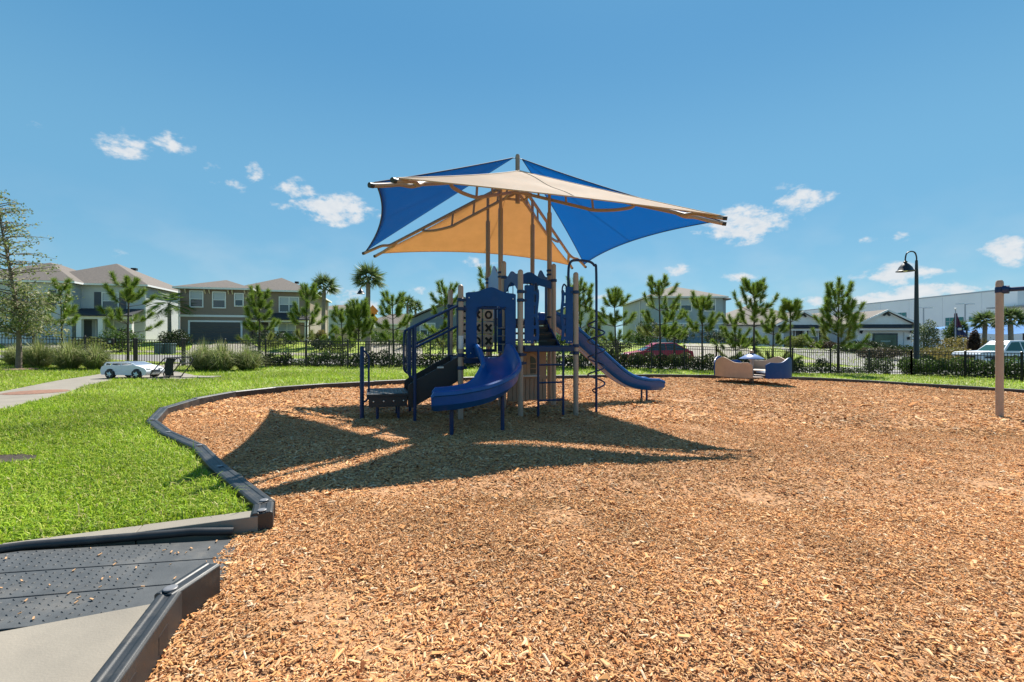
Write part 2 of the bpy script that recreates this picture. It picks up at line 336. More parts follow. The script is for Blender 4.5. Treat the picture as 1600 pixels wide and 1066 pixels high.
# ------------------------------------------------------------------ wood chips (uncountable)
rs = np.random.default_rng(11)
def chips(n, ymin, ymax, xpad, size, tilt, thick, lift):
    """elongated split chips lying at random angles on the mulch surface"""
    x = []; y = []; got = 0
    while got < n:
        yy = np.sqrt(rs.uniform(max(ymin, .05)**2, ymax**2, n)); xx = rs.uniform(-1, 1, n)*(1.16*yy+xpad)
        k = inpoly(xx, yy, MPOLY); x.append(xx[k]); y.append(yy[k]); got += k.sum()
    x = np.concatenate(x)[:n]; y = np.concatenate(y)[:n]
    L = size*rs.lognormal(0, .45, n); Wd = L*rs.uniform(.22, .5, n); T = np.minimum(thick, Wd*.5)
    th = rs.uniform(0, 2*math.pi, n); pt = rs.normal(0, tilt, n); rl = rs.normal(0, tilt*1.3, n)
    d = np.stack([np.cos(th)*np.cos(pt), np.sin(th)*np.cos(pt), np.sin(pt)], -1)
    s0 = np.stack([-np.sin(th), np.cos(th), np.zeros(n)], -1); up = np.cross(d, s0)
    s = s0*np.cos(rl)[:, None]+up*np.sin(rl)[:, None]; u = np.cross(d, s)
    c = np.stack([x, y, gz(x, y)+relief(x, y)+rs.uniform(0, lift, n)+.004], -1)
    pal = np.array([(0.602, 0.35, 0.164), (0.56, 0.294, 0.122), (0.63, 0.427, 0.238), (0.476, 0.22, 0.0875), (0.63, 0.49, 0.329), (0.175, 0.0665, 0.028), (0.56, 0.343, 0.175)])
    col = pal[rs.choice(7, n, p=[.27, .23, .16, .13, .05, .08, .08])]*rs.uniform(.8, 1.15, (n, 1))
    patch = 1+.13*np.sin(x*.9+np.sin(y*.7)*2)*np.sin(y*.8+1.3)+.12*np.sin(x*2.7+1.7*np.sin(y*2.1))*np.sin(y*3.1+1.3*np.sin(x*1.9))+.05*np.sin(x*7.1+y*3)*np.sin(y*6.3-x*2); col = np.clip(col*patch[:, None]*np.array([1.02, .955, .93]), 0, .8)
    dl = d*(L/2)[:, None]; sw = s*(Wd/2)[:, None]; ut = u*T[:, None]
    tp = rs.uniform(.3, .95, (n, 1)); tp2 = rs.uniform(.3, .95, (n, 1))
    return c, dl, sw, ut, tp, tp2, col
def chips_solid(*a):
    c, dl, sw, ut, tp, tp2, col = chips(*a); n = len(c)
    V = np.stack([c-dl-sw*tp, c-dl+sw*tp, c+dl+sw*tp2, c+dl-sw*tp2, c-dl*.8-sw*tp*.7+ut, c-dl*.85+sw*tp*.8+ut, c+dl*.8+sw*tp2*.8+ut, c+dl*.85-sw*tp2*.7+ut], 1).reshape(-1, 3)
    f = np.array([(4,5,6),(4,6,7),(0,1,5),(0,5,4),(1,2,6),(1,6,5),(2,3,7),(2,7,6),(3,0,4),(3,4,7)])
    return V, (f[None]+8*np.arange(n)[:, None, None]).reshape(-1, 3), np.repeat(col, 8, 0)
def chips_flat(*a):
    c, dl, sw, ut, tp, tp2, col = chips(*a); n = len(c)
    V = np.stack([c-dl-sw*tp, c-dl+sw*tp, c+dl+sw*tp2, c+dl-sw*tp2, c+ut], 1).reshape(-1, 3)
    f = np.array([(0,1,4),(1,2,4),(2,3,4),(3,0,4)])
    return V, (f[None]+5*np.arange(n)[:, None, None]).reshape(-1, 3), np.repeat(col, 5, 0)
CHIP = mat('wood_chip', attr=True, rough=.9, spec=.06)
def merge(parts):
    V = []; F = []; C = []; n = 0
    for v, f, c in parts: V.append(v); F.append(f+n); C.append(c); n += len(v)
    return np.concatenate(V), np.concatenate(F), np.concatenate(C)
V, F, C = merge([chips_solid(28000, .3, 3.4, 2.0, .018, .20, .0035, .014), chips_flat(145000, .3, 3.6, 2.0, .0165, .22, .004, .012), chips_flat(180000, 3.3, 7.6, 1.6, .0235, .24, .006, .014), chips_flat(110000, 7.2, 19.8, 1.6, .053, .22, .011, .02)])
tag(np_mesh('wood_chips', V, F, CHIP, col=C), 'loose orange brown wood chip mulch covering the play area', 'mulch', kind='stuff')
# a few stray chips kicked onto the ramp and pad are added with the ramp
# ------------------------------------------------------------------ grass blades
GRASS = mat('grass_blade', attr=True, rough=.55, trans=.38, spec=.35)
def blades(n, sampler, hgt, wid, seg2=True, zoff=LAWN):
    x, y = sampler(n); n = len(x)
    L = hgt*rs.lognormal(0, .35, n); th = rs.uniform(0, 2*math.pi, n); lean = np.abs(rs.normal(.75, .35, n)); w = wid*rs.uniform(.6, 1.3, n)
    o = np.stack([x, y, gz(x, y)+zoff+lumps(x, y)*sstep(y, 3.5, 6)-.006], -1); dr = np.stack([np.cos(th), np.sin(th), 0*th], -1)
    ph = th+math.pi/2+rs.normal(0, .5, n); sd = np.stack([np.cos(ph), np.sin(ph), 0*th], -1)*(w/2)[:, None]
    z = np.array([0, 0, 1.]); mid = o+dr*(L*.3*lean)[:, None]+z*(L*.55)[:, None]; tip = o+dr*(L*.95*lean)[:, None]+z*(L*(.95-.35*np.minimum(lean, 1.6)))[:, None]
    pal = np.array([(.25, .37, .02), (.32, .435, .03), (.18, .30, .017), (.40, .44, .07), (.52, .46, .19), (.11, .195, .014)])
    pt = .5+.5*np.sin(x*1.1+2*np.sin(y*.6+.5))*np.sin(y*1.3+1.1*np.sin(x*.7)); pr = np.stack([.30+0*pt, .26+.1*pt, .18-.08*pt, .14+.06*pt, .03+.07*pt, .09-.05*pt], -1); pr = np.clip(pr, .01, 1); pr /= pr.sum(1, keepdims=True)
    ci = (rs.random(n)[:, None] > np.cumsum(pr, 1)).sum(1).clip(0, 5); col = pal[ci]*rs.uniform(.75, 1.25, (n, 1))*(1+.16*np.sin(x*2.1+1.3*np.sin(y*1.4))*np.sin(y*2.6+x*.7)+.10*np.sin(x*.8-y*.5))[:, None]
    if seg2:
        V = np.stack([o-sd, o+sd, mid-sd*.8, mid+sd*.8, tip], 1).reshape(-1, 3); f = np.array([(0,1,3),(0,3,2),(2,3,4)]); k = 5
    else:
        V = np.stack([o-sd, o+sd, tip], 1).reshape(-1, 3); f = np.array([(0,1,2)]); k = 3
    return V, (f[None]+k*np.arange(n)[:, None, None]).reshape(-1, 3), np.repeat(col, k, 0)
def grow(pts, d):
    P = [Vector(p) for p in pts]; out = []
    for i in range(len(P)):
        t = (P[min(i+1, len(P)-1)]-P[max(i-1, 0)]).normalized(); out.append((P[i].x-t.y*d, P[i].y+t.x*d))
    return out
MGROW = grow(B2, .10)+B2[::-1]; STRIPP = [(-1.70, 2.80), (-1.80, 2.955), (-6.1, 1.10), (-6.03, .9)]
def lawn_sampler(y0, y1, x0f, x1f, ok=None):
    def f(n):
        X = []; Y = []; got = 0; it = 0
        while got < n and it < 40:
            y = np.sqrt(rs.uniform(y0**2, y1**2, n)); x = rs.uniform(0, 1, n); a = x0f(y); b = x1f(y); x = a+(b-a)*x
            k = ~inpoly(x, y, MPOLY) & ~inpoly(x, y, MGROW) & ~inpoly(x, y, STRIPP) & ~inpoly(x, y, PATH) & ~inpoly(x, y, PADP) & ~inpoly(x, y, RAMPP)
            if ok is not None: k &= ok(x, y)
            X.append(x[k]); Y.append(y[k]); got += k.sum(); it += 1
        return np.concatenate(X)[:n], np.concatenate(Y)[:n]
    return f
edge = lambda x, y: (((x+4.86)/.32)**2+((y-4.33)/.17)**2 > 1)
def edge_sampler(n):
    P = np.array(B2[1:14]); i = rs.integers(0, len(P)-1, n); t = rs.random(n); a = P[i]; b = P[i+1]; d = (b-a)/np.linalg.norm(b-a, axis=1, keepdims=True)
    q = a+(b-a)*t[:, None]+np.stack([-d[:, 1], d[:, 0]], -1)*(.085+np.abs(rs.normal(0, .02, n)))[:, None]; k = (np.sin(q[:, 0]*5.3)+np.sin(q[:, 1]*7.7)+rs.normal(0, .5, n)) > -.3; return q[k, 0], q[k, 1]
V, F, C = merge([
    blades(60000, lawn_sampler(2.3, 5.2, lambda y: -1.2*y-.6, lambda y: -.3*y, edge), .047, .0085),
    blades(85000, lawn_sampler(5.0, 9.5, lambda y: -1.2*y-.6, lambda y: -.4*y), .056, .011),
    blades(70000, lawn_sampler(9, 17, lambda y: -1.2*y-.6, lambda y: 0*y+1), .07, .020, False),
    blades(1600, edge_sampler, .07, .009),
    blades(60000, lawn_sampler(13, 23, lambda y: -1.2*y, lambda y: 1.15*y), .09, .030, False)])
tag(np_mesh('lawn_grass', V, F, GRASS, col=C), 'short bright green turf grass around the play area', 'grass', kind='stuff')
def far_sampler(n):
    y = rs.uniform(31.8, 50, n); x = rs.uniform(-1, 1, n)*1.15*y; return x, y
V, F, C = blades(45000, far_sampler, .13, .06, False, 0.0)
tag(np_mesh('verge_grass', V, F, GRASS, col=C), 'bright green lawns in front of the houses across the street', 'grass', kind='stuff')
# ------------------------------------------------------------------ playground border timbers
def border(name, label, pts, hw=1.0, top=.148):
    root = thing(name, label, 'border', (pts[0][0], pts[0][1], gzf(*pts[0])))
    o0 = root.location
    for i in range(len(pts)-1):
        a = Vector((*pts[i], gzf(*pts[i])))-o0; b = Vector((*pts[i+1], gzf(*pts[i+1])))-o0
        d = (b-a); ln = d.length; d.normalize(); n = Vector((-d.y, d.x, 0)).normalized(); up = Vector((0, 0, 1))
        prof = [(-.045, -.14), (.045, -.14), (.045, .138), (.034, .148), (.016, .148), (.011, .143), (-.011, .143), (-.016, .148), (-.034, .148), (-.045, .138)]
        prof = [(x*hw, z if z < 0 else z-.148+top) for x, z in prof]
        m = MB(); dz = .004 if i % 2 else 0
        p0 = a-d*.035; p1 = b+d*.035; k = len(prof)
        m.v = [tuple(p0+n*x+up*(z+dz)) for x, z in prof]+[tuple(p1+n*x+up*(z+dz)) for x, z in prof]
        m.f = [(j, (j+1) % k, k+(j+1) % k, k+j) for j in range(k)]+[tuple(range(k))[::-1], tuple(range(k, 2*k))]
        t = m.build('timber', BLACKP, root, smooth=False, bevel=.006)
        if ln > .5:     # dark plates paint the shade of moulded pockets, low on the mulch side
            for q in (.3, .7):
                c = a.lerp(b, q); MB().bar(c-d*.045-n*(.045*hw-.003)+up*(top-.09), c+d*.045-n*(.045*hw-.003)+up*(top-.09), .008, .07).build('pocket_shade', DARK, t, smooth=False)
        MB().lathe([(.027, -.004), (.027, .002), (.024, .004), (.012, .004)], tuple(a+up*(top+.004+dz)), 14).build('pin_cap', mat('pin_cap', (.16, .16, .17), .4), t)
    return root
border('border_edging', 'short run of black plastic border timbers beside the concrete pad in the foreground', B1)
border('border_edging', 'long curving black plastic timber border between the lawn and the wood chips', B2, 1.4, .135)
# ------------------------------------------------------------------ rubber access ramp
def ramp():
    r = thing('access_ramp', 'black rubber ramp with raised tread leading from concrete onto wood chips', 'ramp', (-1.56, 1.96, 0), R(23.5))
    zf = lambda x: .125 if x < -.75 else .125-.105*(x+.75)/.97
    xs = [-2.4, -.75, -.4, 0, .235]; bz = .262
    for i in range(3):
        y0 = i*bz+.004+.012; y1 = (i+1)*bz-.004+.012; m = MB(); b = 0
        V_ = []
        for x in [q for q in xs[:-1]]+[.02 if i == 0 else .235]: V_ += [(x, y0, zf(x)), (x, y1, zf(x)), (x, y1, zf(x)-.06), (x, y0, zf(x)-.06)]
        F_ = []
        for k in range(len(xs)-1):
            o = k*4
            for q in range(4): F_.append((o+q, o+(q+1) % 4, o+4+(q+1) % 4, o+4+q))
        F_ += [(0, 1, 2, 3), tuple(len(V_)-4+q for q in (3, 2, 1, 0))]
        p = m.add(V_, F_).build('tread_board', RUBBER, r, smooth=False, bevel=.004)
        bm = MB()
        for ix in range(62):
            x = -2.3+ix*.036
            if x > .02: break
            for iy in range(7):
                y = y0+.03+iy*.037+(.0185 if ix % 2 else 0)
                if y > y1-.015: continue
                a = R(45) if (ix+iy) % 2 else R(-45); dx, dy = math.cos(a)*.011, math.sin(a)*.011; ex, ey = -dy*.38, dx*.38; z = zf(x)
                bm.add([(x-dx, y-dy, z), (x+ex, y+ey, z), (x+dx, y+dy, z), (x-ex, y-ey, z), (x, y, z+.005)], [(0, 3, 4), (3, 2, 4), (2, 1, 4), (1, 0, 4)])
        tag(bm.build('tread_lugs', RUBBER, p, smooth=False), kind='stuff')
    m = MB(); m.tube([(-2.5, .832, .14), (-.75, .832, .135), (.0, .832, .085), (.2, .832, .055)], .024, 10); m.build('raised_rim', BLACKP, r)
    m = MB(); m.bar((-2.4, 0.0, .112), (-.02, 0.0, .035), .02, .05); m.build('front_lip', BLACKP, r, smooth=False)
    MB().lathe([(.085, 0), (.085, .006), (.075, .010), (.0, .010)], (-1.13, .66, .1245), 28).build('cover_disc', mat('dark_disc', (.02, .05, .07), .12), r)  # dark glossy round cover lying on the tread boards
    s_ = thing('kerb_strip', 'narrow bare concrete strip between the lawn and the rubber ramp', 'kerb', (-1.56, 1.96, 0), R(23.5))
    for k in range(5): box('concrete_block', CONC, s_, .33-(k+1)*.62+.004, .33-k*.62, .862, .985, -.02, .118-.002*k, .006)
    st = thing('stray_chips', 'few stray wood chips scattered on the rubber ramp', 'mulch', (-1.56, 1.96, 0), R(23.5)); st['kind'] = 'stuff'
    rn = random.Random(3); m = MB()
    for k in range(44):
        x = .15-abs(rn.gauss(0, .55)); y = rn.uniform(.04, .76); a = rn.uniform(0, 3.14); l = rn.uniform(.004, .010); z = zf(x)+.007
        m.bar((x-l*math.cos(a), y-l*math.sin(a), z), (x+l*math.cos(a), y+l*math.sin(a), z+.003), l*.7, .004)
    m.build('stray_chip', mat('stray_chip', (0.496, 0.288, 0.144), .8, var=.3, vscale=30), st, smooth=False)
ramp()
# ------------------------------------------------------------------ play structure
PA = (-.80, 7.13, 0); PR = R(17); S = .98
def capsule_post(m, x, y, z0, z1, r, seg=16):
    m.lathe([(r, z0), (r, z1-r)]+[(max(.001, r*math.cos(a*math.pi/12)), z1-r+r*math.sin(a*math.pi/12)) for a in range(1, 7)], (x, y, 0), seg)
def rounded(poly, rad=.04, n=4):
    out = []; k = len(poly)
    for i in range(k):
        p = Vector(poly[i]); a = Vector(poly[i-1])-p; b = Vector(poly[(i+1) % k])-p
        r = min(rad, a.length*.45, b.length*.45); a.normalize(); b.normalize()
        for j in range(n+1):
            t = j/n; q = (p+a*r)*(1-t)**2+2*p*t*(1-t)+(p+b*r)*t*t; out.append((q.x, q.y))
    return out
def crown(x0, x1, zs, zc, n=20):
    """wavy crown outline from x1 to x0"""
    return [(x1+(x0-x1)*i/n, zs+(zc-zs)*math.exp(-((i/n-.5)/.21)**2)) for i in range(n+1)]
def panel_ab(m, poly, y, th): return m.prism(poly, lambda a, b: (a, y, b), lambda a, b: (a, y+th, b))
def panel_ba(m, poly, x, th): return m.prism(poly, lambda a, b: (x, a, b), lambda a, b: (x+th, a, b))
PROF = [(-.300, .165), (-.292, .205), (-.268, .222), (-.240, .212), (-.222, .17), (-.20, .07), (-.13, .012), (0, 0), (.13, .012), (.20, .07), (.222, .17), (.240, .212), (.268, .222), (.292, .205), (.300, .165),
        (.278, .15), (.262, .04), (.17, -.045), (0, -.055), (-.17, -.045), (-.262, .04), (-.278, .15)]
def chute(pts, w=1., lastcap=True):
    pts = [Vector(p) for p in pts]; m = MB(); k = len(PROF); n = len(pts)
    for i, p in enumerate(pts):
        d = (pts[min(i+1, n-1)]-pts[max(i-1, 0)]); dh = Vector((d.x, d.y, 0)).normalized(); s = Vector((dh.y, -dh.x, 0)); d.normalize(); up = s.cross(d); up = up if up.z > 0 else -up
        fl = 1.0 if i < n-3 else (1-.12*(i-(n-3)))
        for x, z in PROF: m.v.append(tuple(p+s*x*w+up*z*fl))
    for i in range(n-1):
        for j in range(k): m.f.append((i*k+j, i*k+(j+1) % k, (i+1)*k+(j+1) % k, (i+1)*k+j))
    m.f.append(tuple(range(k))); m.f.append(tuple((n-1)*k+j for j in reversed(range(k))))
    return m
def play_structure():
    r = thing('play_structure', 'blue and tan playground climber with two slides under the shade sails', 'playground', PA, PR)
    posts = [(0, 0, 2.10), (0, S, 2.13), (S, 0, 2.38), (2*S, 0, 2.38), (S, S, 2.68), (2*S, S, 2.68)]
    pos = []
    for x, y, h in posts:
        m = MB(); capsule_post(m, x, y, -.15, h, .0445); pos.append(m.build('post', TAN, r))
    # clamps
    def clamp(i, zs):
        x, y, h = posts[i]
        for z in zs:
            m = MB(); m.lathe([(.05, -.028), (.059, -.022), (.059, .022), (.05, .028)], (x, y, z), 16); m.bar((x+(.05 if x < 1.5 else -.05), y, z), (x+(.10 if x < 1.5 else -.10), y, z), .035, .04); m.build('clamp', NAVY, pos[i])
    clamp(0, (.80, 1.0, 1.72, 1.86)); clamp(1, (.95, 1.83)); clamp(2, (.86, 1.0, 1.88, 2.02)); clamp(3, (1.02, 1.14, 2.04)); clamp(4, (1.2, 1.45, 2.38)); clamp(5, (1.12, 2.36))
    m = MB(); m.lathe([(.0452, 0), (.0456, .002), (.0456, .20), (.0452, .202)], (0, 0, 1.10), 16); m.build('warning_sticker', mat('sticker', (.55, .56, .58), .5, var=.12, vscale=60), pos[0])
    # decks
    def deck(x0, x1, y0, y1, z):
        m = MB().box(x0+.06, x1-.06, y0+.02, y1-.02, z-.05, z); d = m.build('deck', DARK, r, smooth=False, bevel=.008)
        e = MB()
        for (a, b) in (((x0+.05, y0), (x1-.05, y0)), ((x0+.05, y1), (x1-.05, y1)), ((x0, y0+.05), (x0, y1-.05)), ((x1, y0+.05), (x1, y1-.05))):
            MB().bar((*a, z-.04), (*b, z-.04), .035, .085).build('deck_beam', NAVY, d, smooth=False, bevel=.006)
        return d
    deck(0, S, 0, S, .95); d2 = deck(S, 2*S, 0, S, 1.14); deck(S, 2*S, S+.22, 2*S+.22, 1.62)
    for x in (1.16, 1.36, 1.56, 1.74): MB().lathe([(.014, 0), (.010, .007), (.001, .009)], (0, 0, 0), 10).build('bolt', METAL, d2, loc=(x, -.019, 1.10)).rotation_euler = (R(90), 0, 0)
    for k, z in enumerate((1.26, 1.38, 1.50)):      # steps up to the high deck
        box('step', DARK, r, S+.1, 2*S-.1, .62+.2*k, .84+.2*k, z-.04, z, .006); box('step_riser', DARK, r, S+.55, 2*S-.1, .63+.2*k, .65+.2*k, z-.15, z-.042)
    for x in (S+.08, 2*S-.08): MB().bar((x, .55, 1.10), (x, 1.25, 1.58), .03, .14).build('step_stringer', NAVY, r, smooth=False, bevel=.005)
    # curved-slide hood panel between the two front posts
    out = [(.10, .955), (.255, .955)]
    hole = [(.255, 1.66), (.275, 1.72), (.315, 1.755), (.36, 1.77), (.62, 1.77), (.665, 1.755), (.705, 1.72), (.725, 1.66)]
    poly = out+hole+[(.725, .955), (.89, .955), (.90, .98), (.90, 1.97)]+crown(.08, .90, 1.985, 2.075)[1:-1]+[(.08, 1.97), (.08, .98)]
    hood = panel_ab(MB(), poly, -.012, .024).build('slide_panel', BLUE, r, smooth=False, bevel=.005)
    for x in (.30, .67): MB().tube(spline([(x-.05, -.03, 1.66), (x-.02, -.055, 1.72), (x+.02, -.055, 1.745), (x+.05, -.03, 1.76)], 4), .012, 8).build('hand_grip', NAVY, hood)
    MB().tube([(.27, -.02, 1.735), (.71, -.02, 1.735)], .017, 10).build('sit_down_bar', NAVY, hood)
    for x, z in ((.16, 1.03), (.82, 1.03), (.13, 1.90), (.85, 1.90)): MB().lathe([(.012, 0), (.009, .006), (.001, .008)], (0, 0, 0), 10).build('bolt', METAL, hood, loc=(x, -.012, z)).rotation_euler = (R(90), 0, 0)
    # curved slide
    wp = [(-.33, 7.27, .955), (-.275, 7.08, .945), (-.20, 6.80, .82), (-.165, 6.58, .67), (-.24, 6.36, .54), (-.43, 6.20, .44), (-.70, 6.11, .385), (-.93, 6.07, .365), (-1.06, 6.05, .36)]
    c, sn = math.cos(PR), math.sin(PR)
    lp = lambda p: Vector(((p[0]-PA[0])*c+(p[1]-PA[1])*sn, -(p[0]-PA[0])*sn+(p[1]-PA[1])*c, p[2]))
    sl_ = chute(spline([lp(p) for p in wp], 6), 1.0).build('curved_slide', SLIDE, r)
    for p, z in (((-.80, 6.06), .34), ((-.13, 6.28), .47)):
        q = lp((*p, 0)); MB().tube([(q.x, q.y, -.1), (q.x, q.y, z)], .028, 10).build('slide_leg', NAVY, sl_)
    # straight slide off the high deck
    sp = [(2.0, 1.60), (2.2, 1.58), (2.45, 1.42), (2.86, 1.09), (3.42, .62), (3.72, .40), (4.0, .27), (4.35, .205), (4.72, .19)]
    st = chute(spline([(a, 1.69, z) for a, z in sp], 5), .95).build('straight_slide', SLIDE, r)
    for a in (4.32, 4.42): MB().tube([(a, 1.5+(a-4.32)*3.5, -.25), (a, 1.5+(a-4.32)*3.5, .17)], .022, 10).build('slide_leg', NAVY, st)
    MB().tube(spline([(2.1, 1.42, 1.50), (2.7, 1.42, 1.03), (3.35, 1.42, .50), (3.75, 1.42, .27)], 5), .02, 8).build('support_rail', mat('slide_rail', (.30, .24, .27), .5), st)
    poly = [(1.27, 1.60), (1.43, 1.60), (1.43, 2.28), (1.50, 2.36), (1.88, 2.36), (1.95, 2.28), (1.95, 1.60), (2.10, 1.60), (2.12, 2.48)]+crown(1.26, 2.12, 2.47, 2.66)[1:-1]+[(1.26, 2.48)]
    panel_ba(MB(), poly, 2*S-.01, .024).build('slide_panel', BLUE, r, smooth=False, bevel=.005)
    poly = [(1.27, 1.66), (2.10, 1.66), (2.12, 2.54)]+crown(1.26, 2.12, 2.53, 2.70)[1:-1]+[(1.26, 2.54)]
    panel_ba(MB(), poly, S-.012, .024).build('side_panel', mat('skylit_blue_plastic', (.10, .22, .50), .35, var=.08), r, smooth=False, bevel=.005)  # blue panel with its reflected sky light put into the colour
    # rear barrier of the high deck
    f = MB(); y = 2*S+.22
    br = MB().tube([(S+.05, y, 1.68), (2*S-.05, y, 1.68)], .016, 8).build('guard_rail', NAVY, r)
    MB().tube([(S+.05, y, 2.45), (2*S-.05, y, 2.45)], .016, 8).build('guard_rail', NAVY, r)
    for k in range(8):
        x = S+.12+k*.106; MB().tube([(x, y, 1.68), (x, y, 2.45)], .009, 6).build('guard_bar', NAVY, br)
    # tall front panels of the middle deck with hand-hold slots
    def slotted(x0, x1, inner):
        """flat panel whose inner edge is a hand-hold strip with tall slots"""
        z0, z1 = 1.18, 2.13; a, b = (x0, x1-.085) if inner > 0 else (x0+.085, x1); s0, s1 = (x1-.048, x1) if inner > 0 else (x0, x0+.048)
        p = panel_ab(MB(), rounded([(a, z0), (b, z0), (b, z1), (a, z1)], .02, 3), -.012, .024).build('barrier_panel', BLUE, r, smooth=False, bevel=.004)
        ws = [(s0+(s1-s0)*(.5+.5*q)+.012*math.sin(t*9), z0+.04+(z1-z0-.10)*t) for q, ts in ((-1, range(13)), (1, range(12, -1, -1))) for t in [k/12 for k in ts]]
        panel_ab(MB(), rounded(ws, .02, 2), -.010, .020).build('hand_strip', BLUE, p, smooth=False, bevel=.003)
        for z in (z0+.06, z0+.24, z0+.43, z0+.62, z0+.80): box('strip_link', BLUE, p, min(b, s0)-.02 if inner > 0 else s1-.02, s0+.02 if inner > 0 else a+.02, -.009, .009, z, z+.055)
        xs_ = (s0+s1)/2; MB().tube(spline([(xs_, 0, z1-.12), (xs_, -.005, z1-.02), (xs_-inner*.03, -.01, z1+.035), (xs_-inner*.075, -.005, z1-.01)], 5), .014, 8).build('hand_loop', NAVY, p)
        for dx in (.05, .09): MB().lathe([(.010, 0), (.008, .005), (.001, .007)], (0, 0, 0), 8).build('bolt', METAL, p, loc=(a+dx, -.012, z0+.035)).rotation_euler = (R(90), 0, 0)
    slotted(S+.07, S+.31, 1); slotted(2*S-.27, 2*S-.055, -1)
    for x in (S+.52, S+.63): MB().tube([(x, S+.02, 1.2), (x, S+.02, 2.35)], .016, 8).build('grab_bar', NAVY, r)
    # archway between low and middle deck
    poly = [(.06, 2.02), (.2, 2.10), (.34, 2.20), (.49, 2.235), (.64, 2.20), (.78, 2.10), (.92, 2.10), (.93, 2.34)]+crown(.05, .93, 2.33, 2.42)[1:-1]+[(.05, 2.30)]
    panel_ba(MB(), poly, S-.012, .024).build('archway', BLUE, r, smooth=False, bevel=.004)
    for yy in (.10, .88): MB().tube([(S, yy, .98), (S, yy, 2.08)], .016, 8).build('grab_bar', NAVY, r)
    poly = [(.05, 2.2), (.3, 2.26), (.49, 2.30), (.68, 2.26), (.93, 2.2), (.93, 2.38)]+crown(.05, .93, 2.36, 2.5)[1:-1]+[(.05, 2.38)]
    panel_ab(MB(), [(S+a, b) for a, b in poly], S-.012, .024).build('archway', BLUE, r, smooth=False, bevel=.004)
    # tic-tac-toe panel behind the low deck
    fr = MB(); t = thing('tic', '', '')
    bpy.data.objects.remove(t)
    frame = MB().box(.11, .15, S-.02, S+.02, 1.02, 1.86).build('game_frame', NAVY, r, smooth=False, bevel=.005)
    box('frame_bar', NAVY, frame, .80, .845, S-.02, S+.02, 1.02, 1.86, .005); box('frame_bar', NAVY, frame, .15, .80, S-.018, S+.018, 1.02, 1.075, .004); box('frame_bar', NAVY, frame, .15, .80, S-.018, S+.018, 1.80, 1.85, .004)
    marks = ['OXO', 'OXX', 'XOX']
    INK = mat('black_ink', (.010, .010, .010), .6)
    for i in range(3):
        for j in range(3):
            x = .255+.215*j; z = 1.69-.235*i
            b = box('game_block', mat('game_tan', (.50, .40, .31), .5, var=.06), frame, x-.093, x+.093, S-.03, S+.03, z-.108, z+.108, .012)
            if marks[i][j] == 'O':
                MB().tube([(x+.052*math.cos(q*math.pi/12), S-.031, z+.060*math.sin(q*math.pi/12)) for q in range(24)], .018, 6, closed=True).build('ring_mark', INK, b)
            else:
                m = MB(); m.bar((x-.055, S-.033, z-.062), (x+.055, S-.033, z+.062), .040, .010, (0, 1, 0)); m.bar((x-.055, S-.0335, z+.062), (x+.055, S-.0335, z-.062), .040, .010, (0, 1, 0)); m.build('cross_mark', INK, b, smooth=False)
    for x in (.36, .575): MB().tube([(x, S, 1.06), (x, S, 1.82)], .008, 6).build('frame_bar', NAVY, frame)
    MB().tube([(.56, .90, .98), (.56, .90, 1.62)], .016, 8).build('grab_bar', NAVY, r); box('corner_plate', BLUE, r, .865, .95, S-.02, S+.02, 1.0, 1.84, .005)
    # transfer station and stair with black sides
    for yy in (.05, .90):
        poly = [(-.02, .98), (-.02, .60), (-.74, .20), (-.80, .24), (-.80, .55), (-.72, .60)]
        panel_ab(MB(), rounded(poly, .03, 3), yy-.014, .028).build('stair_side', DARK, r, smooth=False, bevel=.004)
    for k, z in enumerate((.80, .66, .53)): box('stair_tread', DARK, r, -.22-.24*k, -.02-.24*k, .07, .88, z-.05, z, .006)
    box('brand_plate', mat('grey_plate', (.5, .52, .5), .5), r, -.36, -.26, .028, .033, .80, .825)
    pf = MB().box(-1.40, -.78, .03, .92, .385, .43).build('transfer_platform', DARK, r, smooth=False, bevel=.008)
    top = MB()
    for i in range(9):
        for j in range(12): top.lathe([(.020, 0), (.018, .004), (.001, .004)], (-1.35+i*.066, .09+j*.07, .4305), 8)
    tag(top.build('grip_dimples', mat('platform_coating', (.07, .08, .09), .35, var=.2), pf), kind='stuff')
    box('skirt', DARK, pf, -1.37, -.81, .035, .055, .235, .386, .004); box('skirt', DARK, pf, -1.37, -.81, .895, .915, .235, .386, .004)
    for k in range(4): MB().lathe([(.013, 0), (.010, .006), (.001, .008)], (0, 0, 0), 10).build('bolt', METAL, pf, loc=(-1.30+.145*k, .035, .32)).rotation_euler = (R(90), 0, 0)
    for x in (-1.24, -.93):
        for yy in (.25, .72): MB().tube([(x, yy, -.1), (x, yy, .38)], .022, 8).build('leg', NAVY, pf)
    MB().tube([(-1.47, .42, -.1), (-1.47, .42, 1.12), (-1.47, .42, 1.14)], [.032, .032, .022], 12).build('grab_post', NAVY, r)
    MB().tube(spline([(-1.47, .42, 1.06), (-1.42, .42, 1.05), (-1.37, .42, .96), (-1.37, .42, .8), (-1.37, .42, .42), (-1.40, .42, .30), (-1.47, .42, .27)], 5), .016, 8).build('grab_handle', NAVY, r)
    for yy in (.0, .95):
        h = MB().tube(spline([(-.03, yy, 1.765), (-.12, yy, 1.735), (-.72, yy, 1.43), (-.79, yy, 1.36), (-.80, yy, 1.25), (-.80, yy, .85), (-.79, yy, .72), (-.72, yy, .66)], 6), .019, 8).build('stair_handrail', NAVY, r)
        MB().tube(spline([(-.06, yy, 1.72), (-.03, yy, 1.62), (-.03, yy, 1.5), (-.09, yy, 1.43), (-.70, yy, 1.12)], 6), .019, 8).build('lower_rail', NAVY, h)
        MB().tube([(-.70, yy, -.1), (-.70, yy, 1.44)], .024, 10).build('rail_post', NAVY, h)
